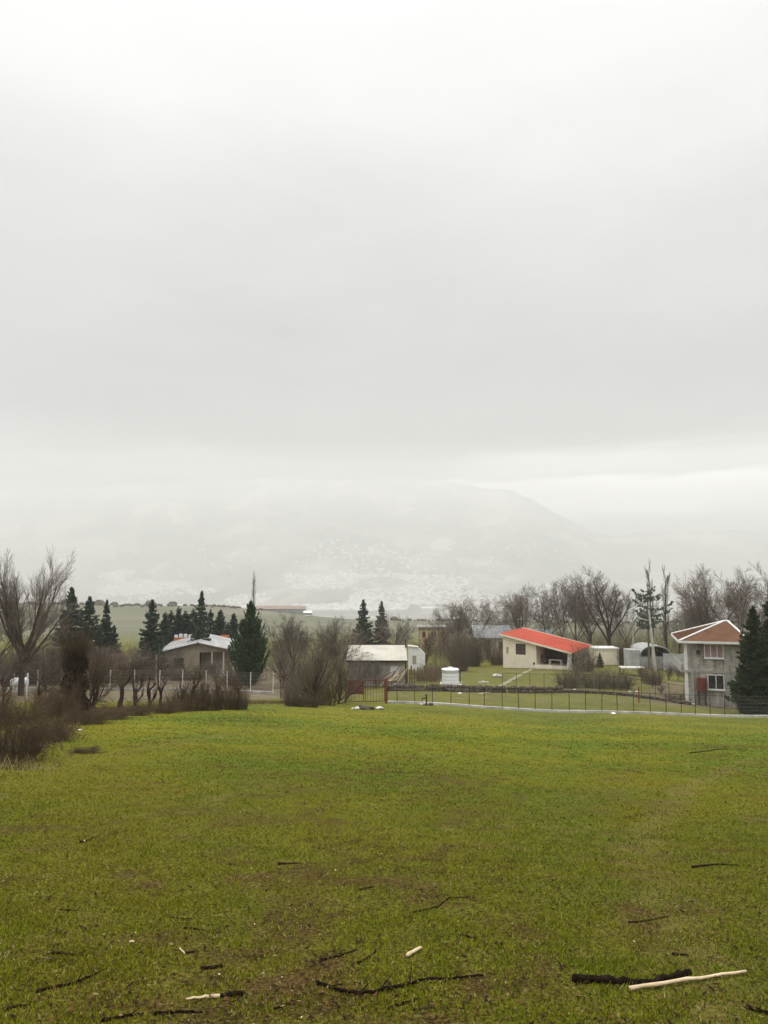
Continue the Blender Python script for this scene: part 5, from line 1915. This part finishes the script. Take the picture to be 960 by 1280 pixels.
spots = sorted((town_spot() for _ in range(2600)), key=lambda s: s[1])
TH_ME = []
for k, (w, d, h) in enumerate(((9, 7, 10), (14, 8, 9), (8, 8, 15), (19, 9, 9))):
    m = MB()
    town_house(m, 0, 0, 0, w, d, h, 0)
    me = bpy.data.meshes.new('town_house')
    me.from_pydata(m.v, [], m.f)
    me.materials.append(M_TOWN[k % 3])
    TH_ME.append(me)
NI = 260
for k, (x, y, z) in enumerate(spots[:NI]):
    o = obj('town_house', TH_ME[(k * 7) % 4], None)
    o.location = (x, y, z)
    o.rotation_euler = (0, 0, g_.normal(0, .5))
    o.scale = (1, 1, 1) if k % 9 else (1.8, 1.3, 1)
    tag(o, 'tiny pale house in the hazy town on the valley floor', 'house', 'houses of the hazy valley town')
for j in range(3):
    m = MB()
    for x, y, z in spots[NI + j::3]:
        town_house(m, x, y, z, g_.uniform(7, 17), g_.uniform(6, 9), g_.uniform(7, 16), g_.normal(0, .5))
    tag(m.build('town', M_TOWN[j]), ('pale', 'cream', 'white')[j] + ' houses of the far town merging in the haze', 'town', kind='stuff')
# a few large sheds
for px, Y, w, lb in ((539, 4960, 66, 'long white shed at the near edge of the hazy town'), (300, 5040, 40, 'white shed on the left of the hazy town'), (455, 5200, 32, 'small white shed in the middle of the hazy town')):
    x = X_at(px, Y, -220)
    m = MB()
    town_house(m, 0, 0, 0, w, 18, 14, .1)
    o = m.build('town_shed', M_TOWN[2])
    o.location = (x, Y, gz(x, Y))
    tag(o, lb, 'shed')

# ------------------------------------------------------------------ sticks on the meadow
SG = 'sticks lying on the meadow'


def stick(label, pts, r, m_, name='stick', taper=.5, wob=.15, seed=0, lift=.1, side=0, n=7, parts=None):
    """pts: points of the photograph at which the stick lies on the ground"""
    rg = random.Random(seed)
    if name == 'stick':
        r *= .82
    W3 = [ground_hit(*p) for p in pts]
    o0 = W3[0].copy()
    t = thing(name, label, 'stick', tuple(o0), group=SG)
    fine = []
    for k in range(len(W3) - 1):
        ns = 5
        for s in range(ns):
            fine.append(W3[k].lerp(W3[k + 1], s / ns))
    fine.append(W3[-1])
    P, Rr = [], []
    for k, p in enumerate(fine):
        f = k / (len(fine) - 1)
        rad = r * (1 - (1 - taper) * f) * rg.uniform(.88, 1.12)
        q = Vector((p.x, p.y, gz(p.x, p.y) + rad * .75 + lift * r)) - o0
        q += Vector((0, rg.uniform(-.4, .4) * r, rg.uniform(-.25, .35) * r))
        P.append(q)
        Rr.append(rad)
    if parts:
        k = int(len(P) * parts[0])
        MB().tube(P[:k + 1], Rr[:k + 1], n, wob, rg).build('stripped_end', m_, t, True)
        MB().tube(P[k:], [x * 1.12 for x in Rr[k:]], n, wob, rg).build('bark_end', parts[1], t, True)
    else:
        MB().tube(P, Rr, n, wob, rg).build('wood', m_, t, True)
    for k in range(side):
        i = rg.randrange(1, len(P) - 1)
        d = (P[i + 1] - P[i - 1]).normalized()
        e = (d + Vector((rg.uniform(-.8, .8), rg.uniform(-.8, .8), rg.uniform(.1, .6)))).normalized() * r * rg.uniform(6, 12)
        MB().tube([P[i], P[i] + e * .5, P[i] + e], [r * .4, r * .3, r * .15], 5, .1, rg).build('twig', m_, t)
    return t


stick('thick black rotten branch lying at the lower right', [(716, 1228), (760, 1229), (812, 1232), (842, 1226), (862, 1219)], .0225, M_WETBARK, 'thick_branch', .8, .22, 1, .1, 0, 9)
stick('long split stick of pale bare wood across the black branch', [(788, 1241), (860, 1229), (932, 1218)], .0115, M_PALEWOOD, 'split_stick', .75, .2, 2, 1.2, 0, 5)
stick('long curved dark branch at the bottom centre', [(395, 1230), (412, 1237), (436, 1244), (468, 1243), (500, 1235), (530, 1227), (565, 1225), (604, 1222)], .0105, M_WETBARK, 'curved_branch', .55, .2, 3, .6, 4)
stick('short stick with a peeled pale end and a black bark end at the bottom left', [(232, 1250), (256, 1248), (280, 1247), (303, 1244)], .0055, M_PALEWOOD, 'peeled_stick', 2.3, .06, 4, .3, 0, 7, (.62, M_WETBARK))
stick('pale chunk of split wood near the bottom centre', [(509, 1198), (526, 1186)], .0115, M_PALEWOOD, 'wood_chunk', .8, .08, 5, .3, 0, 6)
stick('dark stick above a thin grey one at the lower left', [(63, 1192), (82, 1194), (110, 1196)], .012, M_STICK, seed=6, side=1)
stick('thin grey twig just below the dark stick at the lower left', [(51, 1198), (70, 1199)], .006, M_WOOD, seed=7)
stick('knobbly dark stick slanting up at the lower left', [(45, 1241), (68, 1235), (90, 1231), (104, 1225), (120, 1219)], .011, M_WETBARK, seed=8, side=3)
stick('dark stick at the bottom edge left of the pair', [(127, 1277), (150, 1273), (181, 1267)], .011, M_WETBARK, seed=9, side=1)
stick('dark stick at the bottom edge below the peeled stick', [(192, 1269), (220, 1266), (253, 1266)], .011, M_WETBARK, seed=10)
stick('short thick black stick above the peeled stick', [(251, 1213), (278, 1209)], .012, M_WETBARK, seed=11, taper=.9)
stick('short dark stick with a white chip at its left end', [(231, 1192), (248, 1190)], .010, M_STICK, seed=12)
stick('curled white chip of wood at the left end of a dark stick', [(225, 1187), (228, 1190), (231, 1193)], .006, M_PALEWOOD, 'wood_chip', .7, seed=13)
stick('short dark stick in the greener grass on the left', [(230, 1161), (255, 1163)], .009, M_STICK, seed=14)
stick('reddish twig just above the short dark stick on the left', [(212, 1147), (226, 1149), (240, 1149)], .007, M_STICK, seed=15)
stick('slanting grey-brown stick left of the wood chunk', [(402, 1201), (425, 1195), (446, 1188)], .011, M_STICK, seed=16, side=1)
stick('forked twig between the slanting stick and the wood chunk', [(447, 1205), (458, 1199), (472, 1189)], .009, M_STICK, seed=17, side=2)
stick('long thin twig with a bend above the centre of the foreground', [(517, 1141), (548, 1134), (560, 1123), (594, 1122)], .008, M_STICK, seed=18, side=1)
stick('short black stick alone in the middle of the meadow', [(347, 1081), (377, 1079)], .012, M_STICK, seed=19)
stick('curved dark stick on the right side of the meadow', [(865, 1085), (895, 1081), (926, 1082)], .013, M_STICK, seed=20)
stick('tapered dark stick right of the wood chunk', [(575, 1170), (599, 1174)], .010, M_STICK, seed=21)
stick('small dark twig near the centre of the meadow', [(448, 1113), (468, 1109)], .010, M_STICK, seed=22)
stick('dead weedy twig above the black branch', [(786, 1154), (812, 1151), (836, 1146)], .008, M_STICK, seed=23, side=3)
stick('short stub of dark wood right of the weedy twig', [(840, 1194), (861, 1195)], .011, M_STICK, seed=24)
stick('dark stick cut off by the bottom right edge', [(934, 1262), (950, 1266), (968, 1269)], .016, M_WETBARK, seed=25)
stick('thin dark twig at the left, above the curled chip', [(75, 1138), (97, 1139)], .008, M_STICK, seed=26)
stick('dark twig in the bottom left corner', [(8, 1263), (22, 1259), (38, 1257)], .010, M_STICK, seed=27)
stick('thin dark twig below the left end of the curved branch', [(343, 1262), (362, 1255)], .009, M_WETBARK, seed=28)
stick('thin twig left of the black branch', [(702, 1208), (733, 1207)], .005, M_STICK, seed=29)
stick('dark twig below the curved branch, in the bare patch', [(485, 1262), (503, 1256), (522, 1249)], .009, M_WETBARK, seed=30, side=2)
stick('flat dark twig right of the bare patch', [(516, 1263), (545, 1260)], .008, M_STICK, seed=31)
stick('white chip alone in the grass at the lower left', [(160, 1179), (168, 1178)], .0065, M_PALEWOOD, 'wood_chip', 1, seed=32)
stick('fallen leafy branch far out on the right of the meadow', [(862, 942), (885, 939), (912, 936)], .014, M_STICK, 'fallen_branch', seed=33, side=9)
stick('small dark branch tip in the distant grass on the left', [(100, 1054), (112, 1051)], .014, M_STICK, seed=34, side=3)

# ------------------------------------------------------------------ grass
g_ = np.random.default_rng(2024)


def blades(n, ymin, ymax, wpx, hlo, hhi, seed, umax=.74, fin=None, fout=None):
    inv = g_.uniform(1 / ymax, 1 / ymin, n)
    y = 1 / inv
    x = g_.uniform(-umax, umax, n) * (y + .4)
    clump = soilmap(x, y)
    micro = vnoise(x * 6, y * 6, seed + 9)
    keep = (clump * .9 + micro * .5 + g_.uniform(-.25, .25, n)) > np.interp(y, [3, 9, 16], [.64, .57, .5])
    if fin:
        keep &= g_.uniform(0, 1, n) < np.clip((y - fin[0]) / (fin[1] - fin[0]), 0, 1)
    if fout:
        keep &= g_.uniform(0, 1, n) > np.clip((y - fout[0]) / (fout[1] - fout[0]), 0, 1)
    x, y, clump = x[keep], y[keep], clump[keep]
    n = len(x)
    z = gz_np(x, y)
    w = np.maximum(.0035, y * wpx) * g_.uniform(.6, 1.4, n)
    h = (hlo + (hhi - hlo) * np.clip(y / 30, 0, 1)) * g_.uniform(.5, 1.5, n) * (.5 + clump)
    a = g_.uniform(0, 2 * np.pi, n)
    lx, ly = g_.normal(0, .6, n) * h, g_.normal(0, .6, n) * h
    P0 = np.stack([x - np.cos(a) * w, y - np.sin(a) * w, z - .004], 1)
    P1 = np.stack([x + np.cos(a) * w, y + np.sin(a) * w, z - .004], 1)
    P2 = np.stack([x + lx, y + ly, z + h], 1)
    V = np.stack([P0, P1, P2], 1).reshape(-1, 3)
    tint = np.clip(g_.normal(.48, .24, n) + (clump - .5) * -.3, 0, 1)
    return V, np.repeat(tint, 3), np.repeat(np.clip(1.25 - y / 14, .12, 1), 3), np.repeat(np.clip((y - 7) / 48, 0, 1) * .50, 3)


V1, T1, O1, D1 = blades(640000, 2.6, 20, .0006, .013, .032, 5, fout=(8, 20))
V2, T2, O2, D2 = blades(220000, 8, 58, .0009, .012, .022, 6, .66, fin=(8, 24))
V = np.concatenate([V1, V2])
T = np.concatenate([T1, T2])
o = obj('grass', np_mesh('grass', V, np.arange(len(V)).reshape(-1, 3), False, {'tint': T, 'own': np.concatenate([O1, O2]), 'dull': np.concatenate([D1, D2])}), M_BLADE)
tag(o, 'short winter grass covering the sloping meadow', 'grass', kind='stuff')

# dead grass along the foot of the hedge
n = 9000
yy = g_.uniform(13, 62, n)
hx = np.interp(yy, [10, 15, 24, 36, 48, 62], [X_at(-20, 10), X_at(15, 15), X_at(70, 24), X_at(150, 36), X_at(310, 48), X_at(400, 62)])
xx = hx - .2 + g_.normal(0, .55, n)
zz_ = gz_np(xx, yy)
hh = g_.uniform(.06, .26, n)
ww = g_.uniform(.008, .020, n)
aa = g_.uniform(0, 6.28, n)
V = np.stack([np.stack([xx - np.cos(aa) * ww, yy - np.sin(aa) * ww, zz_ - .01], 1), np.stack([xx + np.cos(aa) * ww, yy + np.sin(aa) * ww, zz_ - .01], 1),
              np.stack([xx + g_.normal(0, .5, n) * hh, yy + g_.normal(0, .5, n) * hh, zz_ + hh], 1)], 1).reshape(-1, 3)
tag(obj('dead_grass', np_mesh('dead_grass', V, np.arange(len(V)).reshape(-1, 3)), mat('dead_grass', (.21, .16, .08), (.10, .072, .035), 2.0, 1.0, spec=.05)), 'dead brown grass along the foot of the left hedge', 'grass', kind='stuff')

# bark crumbs, dead leaves and chips strewn in the near grass
def litter(name, label, n, ymax, size, m_, seed):
    inv = g_.uniform(1 / ymax, 1 / 2.7, n)
    y = 1 / inv
    x = g_.uniform(-.72, .72, n) * y
    pat = soilmap(x, y)
    k = pat + g_.uniform(-.2, .2, n) < .50
    x, y = x[k], y[k]
    n = len(x)
    z = gz_np(x, y) + .012 + g_.uniform(0, .012, n)
    a = g_.uniform(0, 6.28, n)
    L = size * g_.uniform(.35, 1.5, n) ** 1.6 * np.maximum(1, y / 9)
    wd = L * g_.uniform(.14, .45, n)
    d = np.stack([np.cos(a) * L, np.sin(a) * L, g_.normal(0, .25, n) * L], 1)
    u = np.stack([-np.sin(a) * wd, np.cos(a) * wd, g_.normal(0, .3, n) * wd], 1)
    c = np.stack([x, y, z], 1)
    V = np.stack([c - d - u * .5, c - d * .2 + u, c + d + u * .3, c + d * .3 - u, c + np.array([0, 0, 1.0]) * (wd * .5)[:, None]], 1).reshape(-1, 3)
    i = (np.arange(n) * 5)[:, None]
    Q = np.stack([np.concatenate([i + p, i + q, i + 4], 1) for p, q in ((0, 1), (1, 2), (2, 3), (3, 0))], 1).reshape(-1, 3)
    o = obj(name, np_mesh(name, V, Q), m_)
    tag(o, label, 'litter', kind='stuff')


litter('bark_litter', 'dark crumbs of bark and twig strewn in the near grass', 15000, 12, .013, M_STICK, 1)
litter('leaf_litter', 'dead brown leaves strewn in the near grass', 14000, 14, .010, mat('dead_leaves', (.15, .080, .030), (.055, .030, .014), 30, 1.0, spec=.05), 2)
litter('straw_litter', 'dry straws strewn in the near grass', 5000, 14, .009, mat('dry_straw', (.24, .18, .08), (.13, .09, .04), 20, 1.0, spec=.05), 4)
litter('chip_litter', 'small pale chips in the near grass', 420, 9, .007, M_PALEWOOD, 3)

# ------------------------------------------------------------------ haze
HBOT = -5 + min(v.co.z for v in bpy.data.objects['valley_and_mountain'].data.vertices)
HTOP = 4 + max(v.co.z for v in bpy.data.objects['valley_and_mountain'].data.vertices)
hz = MB().box(-11800, 11800, -160, 11400, HBOT, HTOP)
hm = bpy.data.materials.new('haze')
hm.use_nodes = True
ht = hm.node_tree
ht.nodes.clear()
hout = N(ht, 'ShaderNodeOutputMaterial')
hv = N(ht, 'ShaderNodeVolumePrincipled')
hv.inputs['Color'].default_value = (.855, .855, .855, 1)
hv.inputs['Density'].default_value = HAZE_DENSITY
hv.inputs['Anisotropy'].default_value = 0.0
ht.links.new(hv.outputs[0], hout.inputs['Volume'])
tag(hz.build('haze', hm), kind='stuff')
